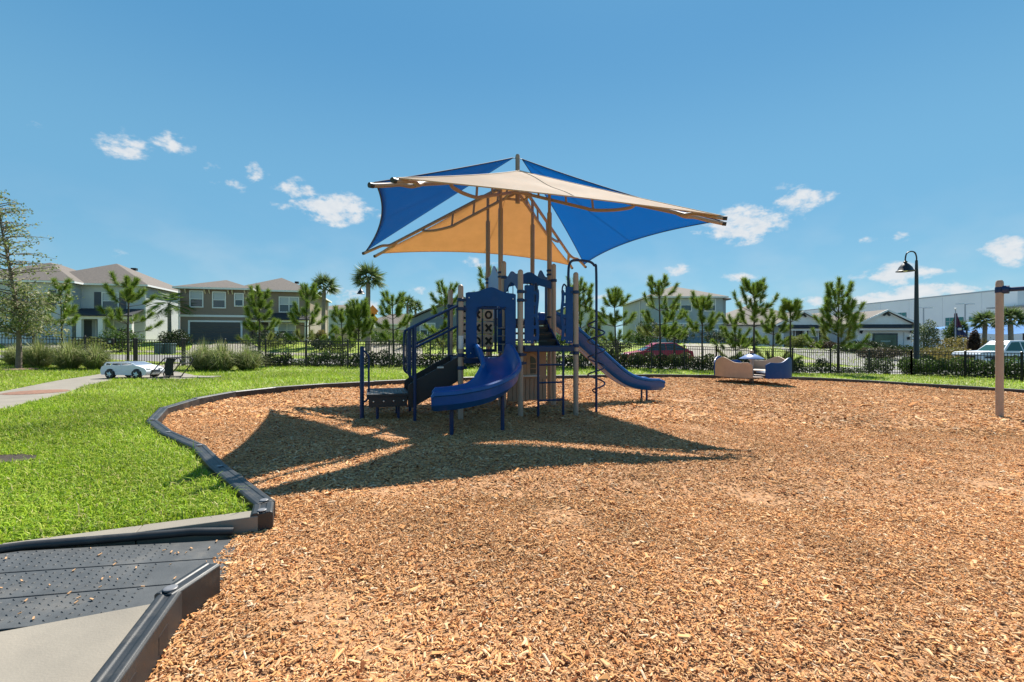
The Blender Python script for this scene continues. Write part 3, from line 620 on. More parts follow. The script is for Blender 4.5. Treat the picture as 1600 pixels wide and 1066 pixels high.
        for x, z0, z1 in ((-.765, .70, 1.41), (-.735, .67, 1.42)): MB().tube([(x, yy, z0), (x, yy, z1)], .011, 6).build('baluster', NAVY, h)
        MB().tube([(-.035, yy, .95), (-.035, yy, 1.86)], .022, 8).build('rail_post', NAVY, h)
    # rung ladder on the front of the middle deck
    for x in (1.265, 1.705): MB().tube(spline([(x, -.06, -.1), (x, -.06, .9), (x, -.055, 1.06), (x, -.02, 1.10)], 4), .021, 8).build('ladder_rail', NAVY, r)
    for z in (.25, .54, .83): MB().tube([(1.265, -.06, z), (1.705, -.06, z)], .015, 8).build('rung', NAVY, r)
    MB().bar((S+.05, -.045, 1.09), (2*S-.05, -.045, 1.09), .03, .09).build('ladder_header', NAVY, r, smooth=False, bevel=.008)
    # arch pole with spiral climber
    ax, ay = 2.43, .17
    arch = MB().tube(spline([(ax, ay, -.2), (ax, ay, 1.0), (ax, ay, 2.40), (ax-.04, ay, 2.54), (ax-.16, ay-.02, 2.60), (1.99, ay-.05, 2.60), (1.90, ay-.06, 2.54), (1.87, ay-.07, 2.40), (1.87, ay-.07, 2.05), (1.87, ay-.1, 1.2)], 6), .022, 10).build('arch_pole', NAVY, r)
    sp_ = []
    for i in range(110):
        t = i/109; a = t*2*math.pi*4.4+2.0; rr = .145*min(1, t*12, (1-t)*14); sp_.append((ax+rr*math.cos(a), ay+rr*math.sin(a), .30+t*1.30))
    MB().tube(sp_, .014, 8).build('spiral_climber', NAVY, arch)
    # playhouse panel under the middle deck
    PW = mat('playhouse_tan', (.36, .23, .16), .6, var=.08, vscale=7)
    hp = MB().box(.98+.06, 1.80, S-.035, S-.02, .12, 1.05).build('playhouse_wall', PW, r, smooth=False)
    for k in range(9):
        x = 1.045+k*.084; box('plank', PW, hp, x, x+.076, S-.055, S-.036, .13, .52 if k > 1 else 1.03, .006)
    win = MB()
    arc = [(1.28, .56), (1.62, .56), (1.62, .83)]+[(1.45+.17*math.cos(R(a)), .83+.17*math.sin(R(a))) for a in range(15, 180, 15)]+[(1.28, .83)]
    panel_ab(MB(), arc, S-.062, .03).build('arched_shutter', mat('playhouse_pale', (.45, .30, .21), .6, var=.06), hp, smooth=False, bevel=.006)
    arc2 = [(1.47, .62), (1.58, .62), (1.58, .84)]+[(1.47+.11*math.cos(R(a)), .84+.1*math.sin(R(a))) for a in range(20, 91, 14)]
    panel_ab(MB(), arc2, S-.067, .008).build('opening_shade', mat('void_shade', (.02, .035, .035), .3), hp, smooth=False)  # dark plate paints the shade of an opening that is not cut
    for z in (.71, .80): box('glazing_bar', PW, hp, 1.465, 1.585, S-.074, S-.066, z-.008, z+.008)
    for x in (1.34, 1.40): box('shutter_slat', PW, hp, x-.01, x+.01, S-.068, S-.060, .60, .90)
    box('counter', mat('counter_pale', (.62, .62, .62), .4), hp, 1.27, 1.63, S-.14, S-.05, .565, .595, .006)
    # solid side panel of the middle deck, seen between the front posts
    for k in range(4): box('open_step', mat('step_grey', (.22, .22, .23), .5), r, S-.16, S-.03, .15, .85, 1.02+.14*k, 1.035+.14*k, .004)
    return r
play_structure()
# ------------------------------------------------------------------ shade canopy
def canopy():
    C0 = (.112, 9.176, 0)
    r = thing('shade_canopy', 'four sail shade canopy of blue and tan fabric on tan steel posts', 'canopy', C0, PR)
    TS = mat('canopy_steel', (0.32, 0.228, 0.164), .42, var=.06, vscale=4)
    for sx in (-1, 1):
        for sy in (-1, 1):
            p = MB().tube([(sx*.49, sy*.49, -.1), (sx*.49, sy*.49, 3.69), (sx*.49, sy*.49, 3.71)], [.046, .046, .036], 14).build('post', TS, r)
            MB().tube([(sx*.49, sy*.49, 3.6), (sx*.49, sy*.49, 4.20)], .031, 12).build('inner_post', TS, p)
            for z in (2.42, 2.5, 1.6): MB().lathe([(.05, -.02), (.057, -.015), (.057, .015), (.05, .02)], (sx*.49, sy*.49, z+(0.08 if sx > 0 else 0)), 14).build('clamp', NAVY, p)
    MB().tube([(0, 0, 3.98), (0, 0, 4.93), (0, 0, 4.96)], [.045, .045, .03], 14).build('mast', TS, r)
    uz = lambda q: 4.47-.335*q
    tips = {}
    for k in range(4):
        a = R(45+90*k+(1, 4, 0, 5)[k]); e = Vector((math.cos(a), math.sin(a), 0)); l = Vector((-e.y, e.x, 0))
        P = lambda q, z, s=0.: e*q+l*s+Vector((0, 0, z))
        arm = MB().tube([P(.03, uz(.03)), P(3.12, uz(3.12))], .036, 10).build('arm', TS, r)
        MB().tube(spline([P(.03, uz(.03)-.26), P(.7, uz(.7)-.27), P(1.35, uz(1.35)-.28), P(1.55, uz(1.55)-.28), P(1.9, uz(1.9)-.20), P(2.12, uz(2.12)-.125), P(2.24, uz(2.24)-.07), P(2.3, uz(2.3))], 5), .031, 10).build('lower_chord', TS, arm)
        for q in (.42, .98, 1.5): MB().tube([P(q, uz(q)), P(q+.03, uz(q)-.27)], .022, 8).build('strut', TS, arm)
        for s_ in (-1, 1):
            pts = spline([P(2.98, uz(2.98)-.0, .0), P(3.14, uz(3.14)-.02, s_*.06), P(3.3, 3.385, s_*.125), P(3.5, 3.32, s_*.165), P(3.76, 3.24, s_*.19)], 5)
            MB().tube(pts, .033, 10).build('finger', TS, arm)
            MB().tube([P(3.74, 3.245, s_*.19), P(3.80, 3.235, s_*.195)], .036, 10).build('end_cap', mat('cap_black', (.02, .02, .02), .5), arm)
            tips[(k, s_)] = P(3.79, 3.26, s_*.19)
    for k in range(4):
        a = R(45+90*k); b = R(135+90*k); ring = [Vector((.30*math.cos(a), .30*math.sin(a), 4.12)), Vector((.30*math.cos(b), .30*math.sin(b), 4.12))]
        MB().tube(ring, .025, 8).build('hub_tie', TS, r)
    # sails: 0-1 far side etc. local direction of side k is 90*(k+1) degrees
    def sail(k, apex, material, name, label, c_out, c_in, hem):
        A = apex; B = tips[(k, 1)]; Cc = tips[((k+1) % 4, -1)]; n = 26; V_ = []; idx = {}; F_ = []
        mid = (B+Cc)/2; A = A+Vector((mid.x, mid.y, 0)).normalized()*.10
        B = B+(A-B).normalized()*.10; Cc = Cc+(A-Cc).normalized()*.10
        for i in range(n+1):
            for j in range(n+1-i):
                u = 1-i/n-j/n; v = i/n; w = j/n
                p = A*u+B*v+Cc*w
                p += (A-(B+Cc)/2)*(c_out*4*v*w)+(Cc-(A+B)/2)*(c_in*4*u*v)+(B-(A+Cc)/2)*(c_in*4*u*w)
                p.z += .030*math.sin(13*v+3*w)*u*min(v, w)*6+.012*math.sin(17*(v-w))*u*v*w*20
                idx[i, j] = len(V_); V_.append(tuple(p))
        for i in range(n):
            for j in range(n-i):
                F_.append((idx[i, j], idx[i+1, j], idx[i, j+1]))
                if i+j < n-1: F_.append((idx[i+1, j], idx[i+1, j+1], idx[i, j+1]))
        o = MB().add(V_, F_).build(name, material, r); o['label'] = label
        so_ = o.modifiers.new('thickness', 'SOLIDIFY'); so_.thickness = .004
        for path in ([V_[idx[i, 0]] for i in range(n+1)], [V_[idx[0, j]] for j in range(n+1)], [V_[idx[n-j, j]] for j in range(n+1)]):
            MB().tube(path, .011, 6).build('hem', hem, o)
        # seam from apex to the middle of the outer edge
        MB().tube([Vector(V_[idx[i, i]])+Vector((0, 0, .004)) for i in range(n//2+1)], .007, 5).build('seam', hem, o)
        for q, t in ((apex, V_[idx[0, 0]]), (tips[(k, 1)], V_[idx[n, 0]]), (tips[((k+1) % 4, -1)], V_[idx[0, n]])):
            MB().tube([q, t], .008, 6).build('shackle', mat('shackle', (.05, .05, .055), .4), o)
    SB = mat('blue_sailcloth', (0.0032, 0.06, 0.168), .75, var=.22, vscale=2.2, bump=.12, bscale=300, stretch=(1, 1, 3), trans=.62, tcol=(.0, .30, .58))
    STN = mat('tan_sailcloth', (0.432, 0.346, 0.259), .8, var=.20, vscale=2.6, bump=.1, bscale=260, trans=.46, tcol=(.76, .52, .28))
    HB = mat('blue_hem', (.012, .04, .11), .8); HT = mat('tan_hem', (.46, .34, .24), .8)
    lo = Vector((0, 0, 4.60)); hi = Vector((0, 0, 4.88))
    sail(0, lo, STN, 'tan_sail', 'tan sail on the far side', .10, .03, HT)
    sail(2, lo, STN, 'tan_sail', 'pale tan sail on the near side', .06, .03, HT)
    sail(1, hi, SB, 'blue_sail', 'dark blue sail on the left', .07, .01, HB)
    sail(3, hi, SB, 'blue_sail', 'bright blue sail on the right', .07, .02, HB)
canopy()
# ------------------------------------------------------------------ spinner
def spinner():
    x0, y0 = 8.9, 17.0; z0 = gzf(x0, y0); r = thing('spinner', 'tan and blue curved panel spinner seat on a single post', 'spinner', (x0, y0, z0), 0)
    MB().lathe([(.075, -.1), (.075, .32), (.065, .34), (.065, 1.02)], (0, 0, 0), 16).build('post', TAN, r)
    MB().lathe([(.42, .88), (.41, .90), (.24, 1.00), (.10, 1.06), (.06, 1.07)], (0, 0, 0), 28).build('disc_handle', mat('pale_blue_plastic', (.20, .27, .48), .3, var=.1, vscale=10), r)
    MB().lathe([(.02, 1.06), (.06, 1.09), (.075, 1.14), (.06, 1.19), (.02, 1.215)], (0, 0, 0), 16).build('ball_top', TAN2, r)
    MB().lathe([(.08, .245), (1.22, .25), (1.22, .285), (.08, .29)], (0, 0, 0), 32).build('base_ring', mat('spinner_base', (.2, .13, .1), .6), r)
    def pan(a0, a1, m, rad, crest):
        n = 22; V_ = []; F_ = []
        for i in range(n+1):
            t = i/n; a = R(a0+(a1-a0)*t); zt = .80+.17*math.exp(-((t-crest)/.23)**2)-.05*math.exp(-((t-(1-crest))/.2)**2); zt -= .10*max(0, (abs(t-.5)-.42)/.08)
            for rr in (rad, rad-.045):
                for z in (.24, zt): V_.append((rr*math.cos(a), rr*math.sin(a), z))
        for i in range(n):
            o = i*4; F_ += [(o, o+4, o+5, o+1), (o+2, o+3, o+7, o+6), (o+1, o+5, o+7, o+3), (o, o+2, o+6, o+4)]
        F_ += [(0, 1, 3, 2), (n*4, n*4+2, n*4+3, n*4+1)]
        p = MB().add(V_, F_).build('back_panel', m, r, bevel=.01)
        V_ = []; F_ = []
        for i in range(n+1):
            a = R(a0+(a1-a0)*i/n)
            for rr, z in ((rad-.05, .46), (.42, .44), (.42, .40), (rad-.05, .41)): V_.append((rr*math.cos(a), rr*math.sin(a), z))
        for i in range(n):
            o = i*4
            for q in range(4): F_.append((o+q, o+(q+1) % 4, o+4+(q+1) % 4, o+4+q))
        F_ += [(0, 1, 2, 3), (n*4+3, n*4+2, n*4+1, n*4)]
        MB().add(V_, F_).build('seat', mat('seat_pale', (.45, .50, .58), .35) if m is BLUE else mat('seat_tan', (.56, .45, .36), .4), p)
        a = R(a1-4); MB().prism([(.45, .30), (rad-.06, .30), (rad-.06, .78), (.75, .44)], lambda u, z: (u*math.cos(a)+.02*math.sin(a), u*math.sin(a)-.02*math.cos(a), z), lambda u, z: (u*math.cos(a)-.02*math.sin(a), u*math.sin(a)+.02*math.cos(a), z)).build('divider', mat('divider_blue', (.25, .33, .46), .4), p, smooth=False)
    pan(170, 244, TAN2, 1.28, .36); pan(262, 338, BLUE, 1.28, .62); pan(-10, 64, TAN2, 1.28, .4); pan(78, 155, BLUE, 1.28, .62)
spinner()
def swing():
    x0, y0 = 10.25, 9.62; z0 = gzf(x0, y0)
    r = thing('swing_frame', 'tan swing post with dark blue crossbar at the right edge', 'swing', (x0, y0, z0))
    m = MB(); m.lathe([(.064, -.2), (.064, 2.78), (.060, 2.83), (.045, 2.86), (.001, 2.87)], (0, 0, 0), 20); m.build('post', TAN, r)
    d = Vector((.6, -.8, 0)); z = 2.66
    hub = MB().tube([d*.04+Vector((0, 0, z)), d*.14+Vector((0, 0, z))], .085, 14).build('hub', NAVY, r)
    MB().tube([d*.1+Vector((0, 0, z)), d*3.2+Vector((0, 0, z))], .045, 14).build('crossbar', NAVY, r)
    p = d*3.3; m = MB(); m.lathe([(.064, -.2), (.064, 2.8), (.045, 2.86), (.001, 2.87)], (p.x, p.y, 0), 20); m.build('post', TAN, r)
    for z_ in (0,): MB().lathe([(.067, 2.60), (.072, 2.61), (.072, 2.71), (.067, 2.72)], (0, 0, 0), 18).build('collar', NAVY, hub)
swing()
# ------------------------------------------------------------------ metal picket fence and gate
FBLK = mat('fence_black', (.008, .008, .009), .45)
def along(pts):
    P = [Vector(p) for p in pts]; L = [0]
    for i in range(1, len(P)): L.append(L[-1]+(P[i]-P[i-1]).length)
    def at(t):
        for i in range(1, len(P)):
            if t <= L[i] or i == len(P)-1: return P[i-1].lerp(P[i], (t-L[i-1])/(L[i]-L[i-1]))
    return at, L[-1]
PICK = MB().box(-.009, .009, -.009, .009, .04, 1.2); pick0 = PICK.build('picket', FBLK, None, smooth=False); PICKM = pick0.data; bpy.data.objects.remove(pick0)
POSTM = None
def fence(pts, label, name='picket_fence', cat='fence', n_pan=None):
    at, Ln = along(pts); n = n_pan or max(1, round(Ln/1.83)); p0 = at(0); z0 = gzf(p0.x, p0.y)+LAWN
    r = thing(name, label, cat, (p0.x, p0.y, z0)); o0 = Vector((p0.x, p0.y, z0))
    Q = [at(Ln*i/n) for i in range(n+1)]; Q3 = [Vector((q.x, q.y, gzf(q.x, q.y)+LAWN))-o0 for q in Q]
    global POSTM
    for i, q in enumerate(Q3):
        if POSTM is None:
            m = MB().box(-.032, .032, -.032, .032, -.15, 1.26); m.add([(-.038, -.038, 1.26), (.038, -.038, 1.26), (.038, .038, 1.26), (-.038, .038, 1.26), (0, 0, 1.285)], [(0, 1, 4), (1, 2, 4), (2, 3, 4), (3, 0, 4), (3, 2, 1, 0)])
            o = m.build('post', FBLK, r, smooth=False); POSTM = o.data
        else: o = bpy.data.objects.new('post', POSTM); link(o, r)
        o.location = q
    for i in range(n):
        a, b = Q3[i], Q3[i+1]
        for z in (.14, 1.06, 1.19): MB().bar(a+Vector((0, 0, z)), b+Vector((0, 0, z)), .024, .03).build('rail', FBLK, r, smooth=False)
        k = max(2, round((b-a).length/.112)); an = math.atan2(b.y-a.y, b.x-a.x)
        for j in range(1, k):
            o = bpy.data.objects.new('picket', PICKM); link(o, r); o.location = a.lerp(b, j/k); o.rotation_euler = (0, 0, an)
    return r
fence([FENCE[0], FENCE[1], FENCE[2]], 'black picket fence left of the gate behind the ornamental grasses')
g = fence([(-16.9, 20.605), (-14.85, 20.62)], 'black metal picket gate behind the white toy car', 'picket_gate', 'gate', 1)
box('latch_box', FBLK, g, 1.93, 2.08, -.06, .06, .86, 1.12, .01)
fence([FENCE[3], FENCE[4], FENCE[5]], 'black picket fence between the gate and the blue slides')
fence([FENCE[5], FENCE[6], FENCE[7]], 'black picket fence behind the play structure and spinner')
fence([FENCE[7], FENCE[8], FENCE[9], FENCE[10]], 'black picket fence in front of the white houses')
fence([FENCE[10], FENCE[11], FENCE[12], FENCE[13], FENCE[14]], 'black picket fence running past the white pickup at the right')
lk = thing('lock_box', 'small dark keypad box mounted on the fence by the gate', 'box', (-17.75, 20.36, gzf(-17.7, 20.4)+LAWN+.95))
box('housing', FBLK, lk, -.12, .12, -.16, -.04, 0, .26, .02); box('label_plate', mat('grey_plate', (.5, .52, .5), .5), lk, -.05, .05, -.168, -.161, .08, .17)
# ------------------------------------------------------------------ foliage helpers
LEAF = mat('leaf', attr=True, rough=.5, trans=.40, spec=.4)
NEEDLE = mat('pine_needle', attr=True, rough=.5, trans=.36, spec=.4)
BARK = mat('bark', (.16, .125, .095), .9, var=.35, vscale=12, bump=.6, bscale=25)
DBARK = mat('dark_bark', (.055, .045, .038), .9, var=.3, vscale=12, bump=.6, bscale=30)
PALMB = mat('palm_bark', (.21, .175, .14), .9, var=.3, vscale=6, bump=.8, bscale=9)
def rot_rand(n, up=.0):
    v = rs.normal(0, 1, (n, 3)); v[:, 2] += up; return v/np.linalg.norm(v, axis=1, keepdims=True)
def leaves(cen, size, pal, ratio=.5, up=.6):
    """small folded leaf faces around the given centres"""
    n = len(cen); d = rot_rand(n); nn = rot_rand(n, up); s = np.cross(d, nn); s /= np.linalg.norm(s, axis=1, keepdims=True)+1e-9
    L = (size*rs.uniform(.6, 1.35, n))[:, None]; dl = d*L/2; sw = s*L*ratio/2; f = np.cross(s, d)*L*.12
    V = np.stack([cen-dl, cen+sw+f, cen+dl, cen-sw+f], 1).reshape(-1, 3); F = (np.array([(0, 1, 2), (0, 2, 3)])[None]+4*np.arange(n)[:, None, None]).reshape(-1, 3)
    pal = np.asarray(pal); C = pal[rs.integers(0, len(pal), n)]*rs.uniform(.52, .93, (n, 1)); return V, F, np.repeat(C, 4, 0)
def needles(base, dirs, length, width, pal):
    n = len(base); s = np.cross(dirs, rot_rand(n)); s /= np.linalg.norm(s, axis=1, keepdims=True)+1e-9
    L = (length*rs.uniform(.7, 1.2, n))[:, None]; tip = base+dirs*L; tip[:, 2] -= L[:, 0]*.08
    V = np.stack([base-s*width/2, base+s*width/2, tip], 1).reshape(-1, 3); F = np.arange(3*n).reshape(-1, 3)
    pal = np.asarray(pal); C = pal[rs.integers(0, len(pal), n)]*rs.uniform(.56, .96, (n, 1)); return V, F, np.repeat(C, 3, 0)
PINE_PAL = [(.15, .26, .03), (.21, .34, .035), (.30, .42, .05), (.07, .14, .02), (.38, .46, .09)]
DRYP = [(.30, .33, .09), (.24, .32, .06), (.36, .36, .13)]
def pine(px, top, d, label, spread=1., low=.25, dense=1., style=0, seed=0):
    rn = random.Random(seed*7+3); x, y = (px-800)/FPX*d, d; z0 = gzf(x, y)+.02; H = CAMZ+(533-top)/FPX*d-z0
    r = thing('pine_tree', label, 'tree', (x, y, z0), 0, 'young pine trees along the fence')
    lean = rn.uniform(-.05, .05)*H; tp = [(lean*t*t, rn.uniform(-.015, .015), H*t) for t in (0, .2, .4, .6, .8, .96)]
    tp = spline(tp, 4); MB().tube(tp, [.045*(1-i/(len(tp)-1))*(H/4)+.016 for i in range(len(tp))], 8).build('trunk', DBARK, r)
    parts = []; br = MB(); nw = int((5 if style == 0 else 7)*dense+.5)
    def tuft(p, dr, ln, n, pal):
        p = np.array(p); dr = np.array(dr, float); dr /= np.linalg.norm(dr); t = rs.random(n)**.8
        base = p+dr*(t*ln)[:, None]; v = rot_rand(n); v = v-dr*(v@dr)[:, None]; v /= np.linalg.norm(v, axis=1, keepdims=True)+1e-9
        sp = rs.uniform(.35, 1.15, n)*(1.2-.5*t); dd = dr*np.cos(sp)[:, None]+v*np.sin(sp)[:, None]
        parts.append(needles(base, dd, .27, .012, pal))
    def trunk_at(h):
        t = min(1, h/(H*.96)); i = min(len(tp)-1, int(t*(len(tp)-1))); return tp[i]
    tuft(trunk_at(H*.80), (lean*.1, 0, 1), H*.17, 600, PINE_PAL)
    for w in range(nw):
        f = low+(1-low-.12)*w/max(1, nw-1); k = rn.randint(4, 6) if f < .8 else 4; a0 = rn.uniform(0, 6.28); f = min(.93, f+rn.uniform(-.04, .04))
        if rn.random() < .12: k -= 2
        for j in range(k):
            a = a0+j*6.283/k+rn.uniform(-.35, .35); ln = spread*H*(.29*(1-f)**.7+.055)*rn.uniform(.55, 1.35)
            p = trunk_at(H*f); el = R(2+46*f+rn.uniform(-12, 12)) if style == 0 else R(22+34*f+rn.uniform(-8, 12))
            q1 = p+Vector((math.cos(a)*ln*.55, math.sin(a)*ln*.55, ln*.55*math.tan(el)*.55)); el2 = min(1.3, el+R(26))
            q2 = q1+Vector((math.cos(a)*ln*.45*math.cos(el2), math.sin(a)*ln*.45*math.cos(el2), ln*.5*math.sin(el2)))
            br.tube([p, q1, q2], [.016, .012, .008], 5)
            pal = PINE_PAL if f > .35 or rn.random() < .5 else DRYP
            dv = (q2-q1).normalized(); tuft(q1.lerp(q2, .25), dv, .32+.18*rn.random(), 380, pal)
            if ln > .35: 
                m_ = p.lerp(q1, .75); sd = Vector((-math.sin(a), math.cos(a), .6))*(1 if rn.random() < .5 else -1); sd.z = abs(sd.z); tuft(m_, (Vector((math.cos(a), math.sin(a), .5))+sd*.7), .28, 260, pal)
    tag(br.build('branches', DBARK, r), kind='stuff'); V_, F_, C_ = merge(parts); tag(np_mesh('crown', V_, F_, NEEDLE, r, C_))
    return r
PN = [(97, 447, 23.6, 'slim young pine in front of the left grey house window', .8, .5, .8, 0), (200, 432, 22.6, 'broad young pine between the left grey house and the gate', 1.25, .38, 1, 0),
      (405, 457, 23.5, 'young pine in front of the brown house garage corner', 1.05, .3, 1, 0), (478, 449, 23.0, 'twin topped young pine in front of the brown house double window', 1.2, .32, 1, 0),
      (536, 488, 25, 'small low pine left of the far street lamp', 1.0, .35, .8, 0), (560, 474, 24, 'bushy young pine under the far street lamp', 1.1, .4, .9, 1), (615, 460, 23, 'tall narrow topped pine left of the stair rails', 1.1, .35, 1, 0),
      (692, 448, 23, 'young pine directly behind the blue stair handrail', .95, .25, 1, 0), (767, 414, 24, 'pine whose tip shows above the light blue panel', .8, .3, 1, 0),
      (908, 440, 23.2, 'pine right behind the rightmost tan play post', 1.0, .25, 1, 1), (962, 457, 23, 'pine above the straight slide with wide low branches', 1.15, .4, 1, 0), (1032, 437, 23, 'tallest dense pine in front of the blue grey house', 1.1, .3, 1.15, 0),
      (1054, 478, 25.5, 'short pine tucked beside the tallest dense pine', 1.0, .4, .8, 0), (1097, 462, 23.2, 'open branched pine in front of the blue grey house garage', 1.05, .5, .8, 0), (1178, 440, 23.6, 'upswept open pine right behind the spinner', 1.15, .52, .9, 1),
      (1150, 500, 25, 'low bushy pine left of the spinner disc', 1.6, .2, .8, 0), (1207, 492, 25, 'dark stubby pine right of the spinner disc', 1.5, .2, .8, 0), (1235, 470, 23.6, 'thin pine with a single round tuft before the white porch', .75, .68, .6, 0), (1310, 450, 23.3, 'broad conical pine between the two white gables', 1.25, .3, 1.3, 1)]
for i, q in enumerate(PN): pine(q[0], q[1], q[2], q[3], q[4], q[5], q[6], q[7], i)
def fan_palm(px, cy, d, label, cr=1.5, tr=.17, base=None, n=26, seed=0, name='palm_tree', thin=False):
    rn = random.Random(seed+50); x, y = (px-800)/FPX*d, d; z0 = gzf(x, y); H = CAMZ+(533-cy)/FPX*d-z0
    r = thing(name, label, 'palm', (x, y, z0), 0, 'palms around the houses'); lean = rn.uniform(-.1, .1)
    tp = [(lean*t*t, 0, H*t) for t in (0, .3, .6, .9, 1.)]; MB().tube(tp, [tr*1.25, tr, tr*.92, tr*.95, tr*.6], 10).build('trunk', PALMB, r)
    parts = []
    for k in range(n):
        a = 6.283*k*.618+rn.uniform(-.2, .2); e = 1.25-1.75*(k/n)+rn.uniform(-.15, .15)
        dr = np.array([math.cos(a)*math.cos(e), math.sin(a)*math.cos(e), math.sin(e)]); L = cr*rn.uniform(.8, 1.05); o = np.array([lean, 0, H])
        m = 44; t = np.linspace(.35, 1, m)
        st = o+dr*(L*.62); sd = np.cross(dr, (0, 0, 1.)); sd /= np.linalg.norm(sd)+1e-9; upv = np.cross(sd, dr)
        if thin:      # feather frond: leaflets along a drooping rib
            rib = o+dr*L*t[:, None]; rib[:, 2] -= .45*L*t**2.2; s_ = np.where(np.arange(m) % 2, 1, -1)[:, None]; dd = sd*s_*.8+dr*.6; dd[:, 2] -= .25; base_ = rib
            ln = .42*L*np.sin(np.linspace(.5, 2.9, m)); parts.append(needles(base_, dd/np.linalg.norm(dd, axis=1, keepdims=True), 1, .05, [(.10, .19, .03), (.16, .25, .04)]))
            v = parts[-1][0].reshape(-1, 3, 3); v[:, 2] = v[:, :2].mean(1)+(v[:, 2]-v[:, :2].mean(1))*ln[:, None]; parts[-1] = (v.reshape(-1, 3), *parts[-1][1:])
        else:
            ang = np.linspace(-1.35, 1.35, m); dd = dr*np.cos(ang)[:, None]+sd*np.sin(ang)[:, None]+upv*(.25*np.cos(ang*2))[:, None]; dd[:, 2] -= .35+.35*np.abs(ang)/1.35*rs.random(m)
            dd /= np.linalg.norm(dd, axis=1, keepdims=True); parts.append(needles(np.repeat((o+dr*L*.45)[None], m, 0), dd, .62*L, .07, [(.13, .20, .05), (.18, .26, .07), (.08, .14, .03), (.24, .30, .12)]))
        parts.append(needles(o[None], dr[None], L*.6, .05, [(.2, .22, .08)]))
    V_, F_, C_ = merge(parts); np_mesh('crown', V_, F_, LEAF, r, C_); return r
fan_palm(265, 476, 43, 'feathery palm between the two left houses', 2.1, .16, seed=1, thin=True); fan_palm(505, 449, 42, 'fan palm at the right corner of the brown house', 1.55, .19, seed=2)
fan_palm(575, 436, 38, 'tallest fan palm beside the far street lamp', 1.6, .20, seed=3, n=34); fan_palm(636, 474, 62, 'small far palm left of its twin above the low roof', 1.4, .17, seed=4); fan_palm(650, 481, 64, 'small far palm right of its twin above the low roof', 1.4, .17, seed=5)
fan_palm(1538, 503, 40, 'fan palm left of the swing post by the pickup', 1.25, .17, seed=6); fan_palm(1580, 499, 38, 'fan palm right of the swing post by the pickup', 1.3, .18, seed=7); fan_palm(1501, 512, 50, 'small palm by the flag in front of the warehouse', .9, .15, seed=8)
# left broadleaf tree in front of the fence
def holly():
    x, y = -18.55, 17.2; z0 = gzf(x, y)+LAWN; r = thing('oak_tree', 'pale leaved broadleaf tree with slim grey trunk at the left edge', 'tree', (x, y, z0)); rn = random.Random(8)
    MB().tube(spline([(0, 0, -.1), (.02, 0, 1.0), (-.08, .02, 2.2), (-.45, 0, 4.4), (-1.0, 0, 7.0)], 5), [.10-.0042*i for i in range(21)], 10).build('trunk', BARK, r)
    br = MB(); cen = []
    for k in range(150):
        h = 1.35+5.7*(k/150)**1.25; a = rn.uniform(0, 6.283); R_ = (1.5 if h < 3.0 else 1.75*(1-(h-3.0)/6.4))*rn.uniform(.45, 1.1)
        p = Vector((-.02-.022*h*h+.02*h, 0, h*.97)); q = p+Vector((math.cos(a)*R_, math.sin(a)*R_, rn.uniform(.0, .35))); br.tube([p, p.lerp(q, .5)+Vector((0, 0, .06)), q], [.022, .012, .005], 4)
        m = 95 if h < 3.0 else 26
        t = rs.random(m)**.6; c = np.array(p)+(np.array(q)-np.array(p))*t[:, None]+rs.normal(0, .11 if h < 3.3 else .07, (m, 3)); cen.append(c)
    tag(br.build('branches', BARK, r), kind='stuff'); V_, F_, C_ = leaves(np.concatenate(cen), .10, [(.26, .31, .10), (.40, .42, .20), (.15, .21, .05), (.52, .50, .30), (.22, .30, .07)], .5); np_mesh('crown', V_, F_, LEAF, r, C_)
holly()
def grass_clump(px, d, w, h, label, seed, pal):
    x, y = (px-800)/FPX*d, d; z0 = gzf(x, y)+LAWN; r = thing('ornamental_grass', label, 'plant', (x, y, z0), 0, 'ornamental grass clumps inside the fence'); n = 1500
    a = rs.uniform(0, 6.283, n); rr = rs.random(n)**.6; b = np.stack([np.cos(a)*rr*w*.22, np.sin(a)*rr*w*.22, 0*a], -1); L = h*rs.uniform(.35, 1.25, n)*(1.1-.25*rr); ou = np.stack([np.cos(a), np.sin(a), 0*a], -1)*(rr*w*.95*rs.uniform(.35, 1.35, n))[:, None]
    m1 = b+ou*.35+np.stack([0*a, 0*a, L*.62], -1); t = b+ou*.95+np.stack([0*a, 0*a, L*(1.0-.55*rr*rs.uniform(.4, 1.4, n))], -1); s_ = np.stack([-np.sin(a+rs.normal(0, .6, n)), np.cos(a), 0*a], -1)*.007
    V_ = np.stack([b-s_, b+s_, m1-s_, m1+s_, t], 1).reshape(-1, 3); F_ = (np.array([(0, 1, 3), (0, 3, 2), (2, 3, 4)])[None]+5*np.arange(n)[:, None, None]).reshape(-1, 3)
    C_ = np.repeat(np.asarray(pal)[rs.integers(0, len(pal), n)]*rs.uniform(.6, 1.1, (n, 1)), 5, 0); np_mesh('blades', V_, F_, LEAF, r, C_)
GP = [(.26, .31, .10), (.34, .37, .15), (.17, .23, .06), (.44, .42, .22), (.22, .29, .08)]
for i, (px, d, w, h, lb) in enumerate([(28, 18.8, .9, .75, 'ornamental grass clump left of the slim tree trunk'), (62, 18.4, 1.0, .95, 'ornamental grass clump just right of the slim tree trunk'), (108, 18.3, 1.05, 1.0, 'middle ornamental grass clump left of the toy car'), (150, 18.5, .95, .85, 'darker ornamental grass clump nearest the toy car'),
        (318, 18.2, 1.0, .95, 'ornamental grass clump just right of the black folding frame'), (346, 18.0, 1.1, .95, 'fullest ornamental grass clump right of the folding frame'), (386, 18.6, .95, .85, 'ornamental grass clump at the left end of the hedge')]): grass_clump(px, d, w*1.1, h*1.2, lb, i, GP)
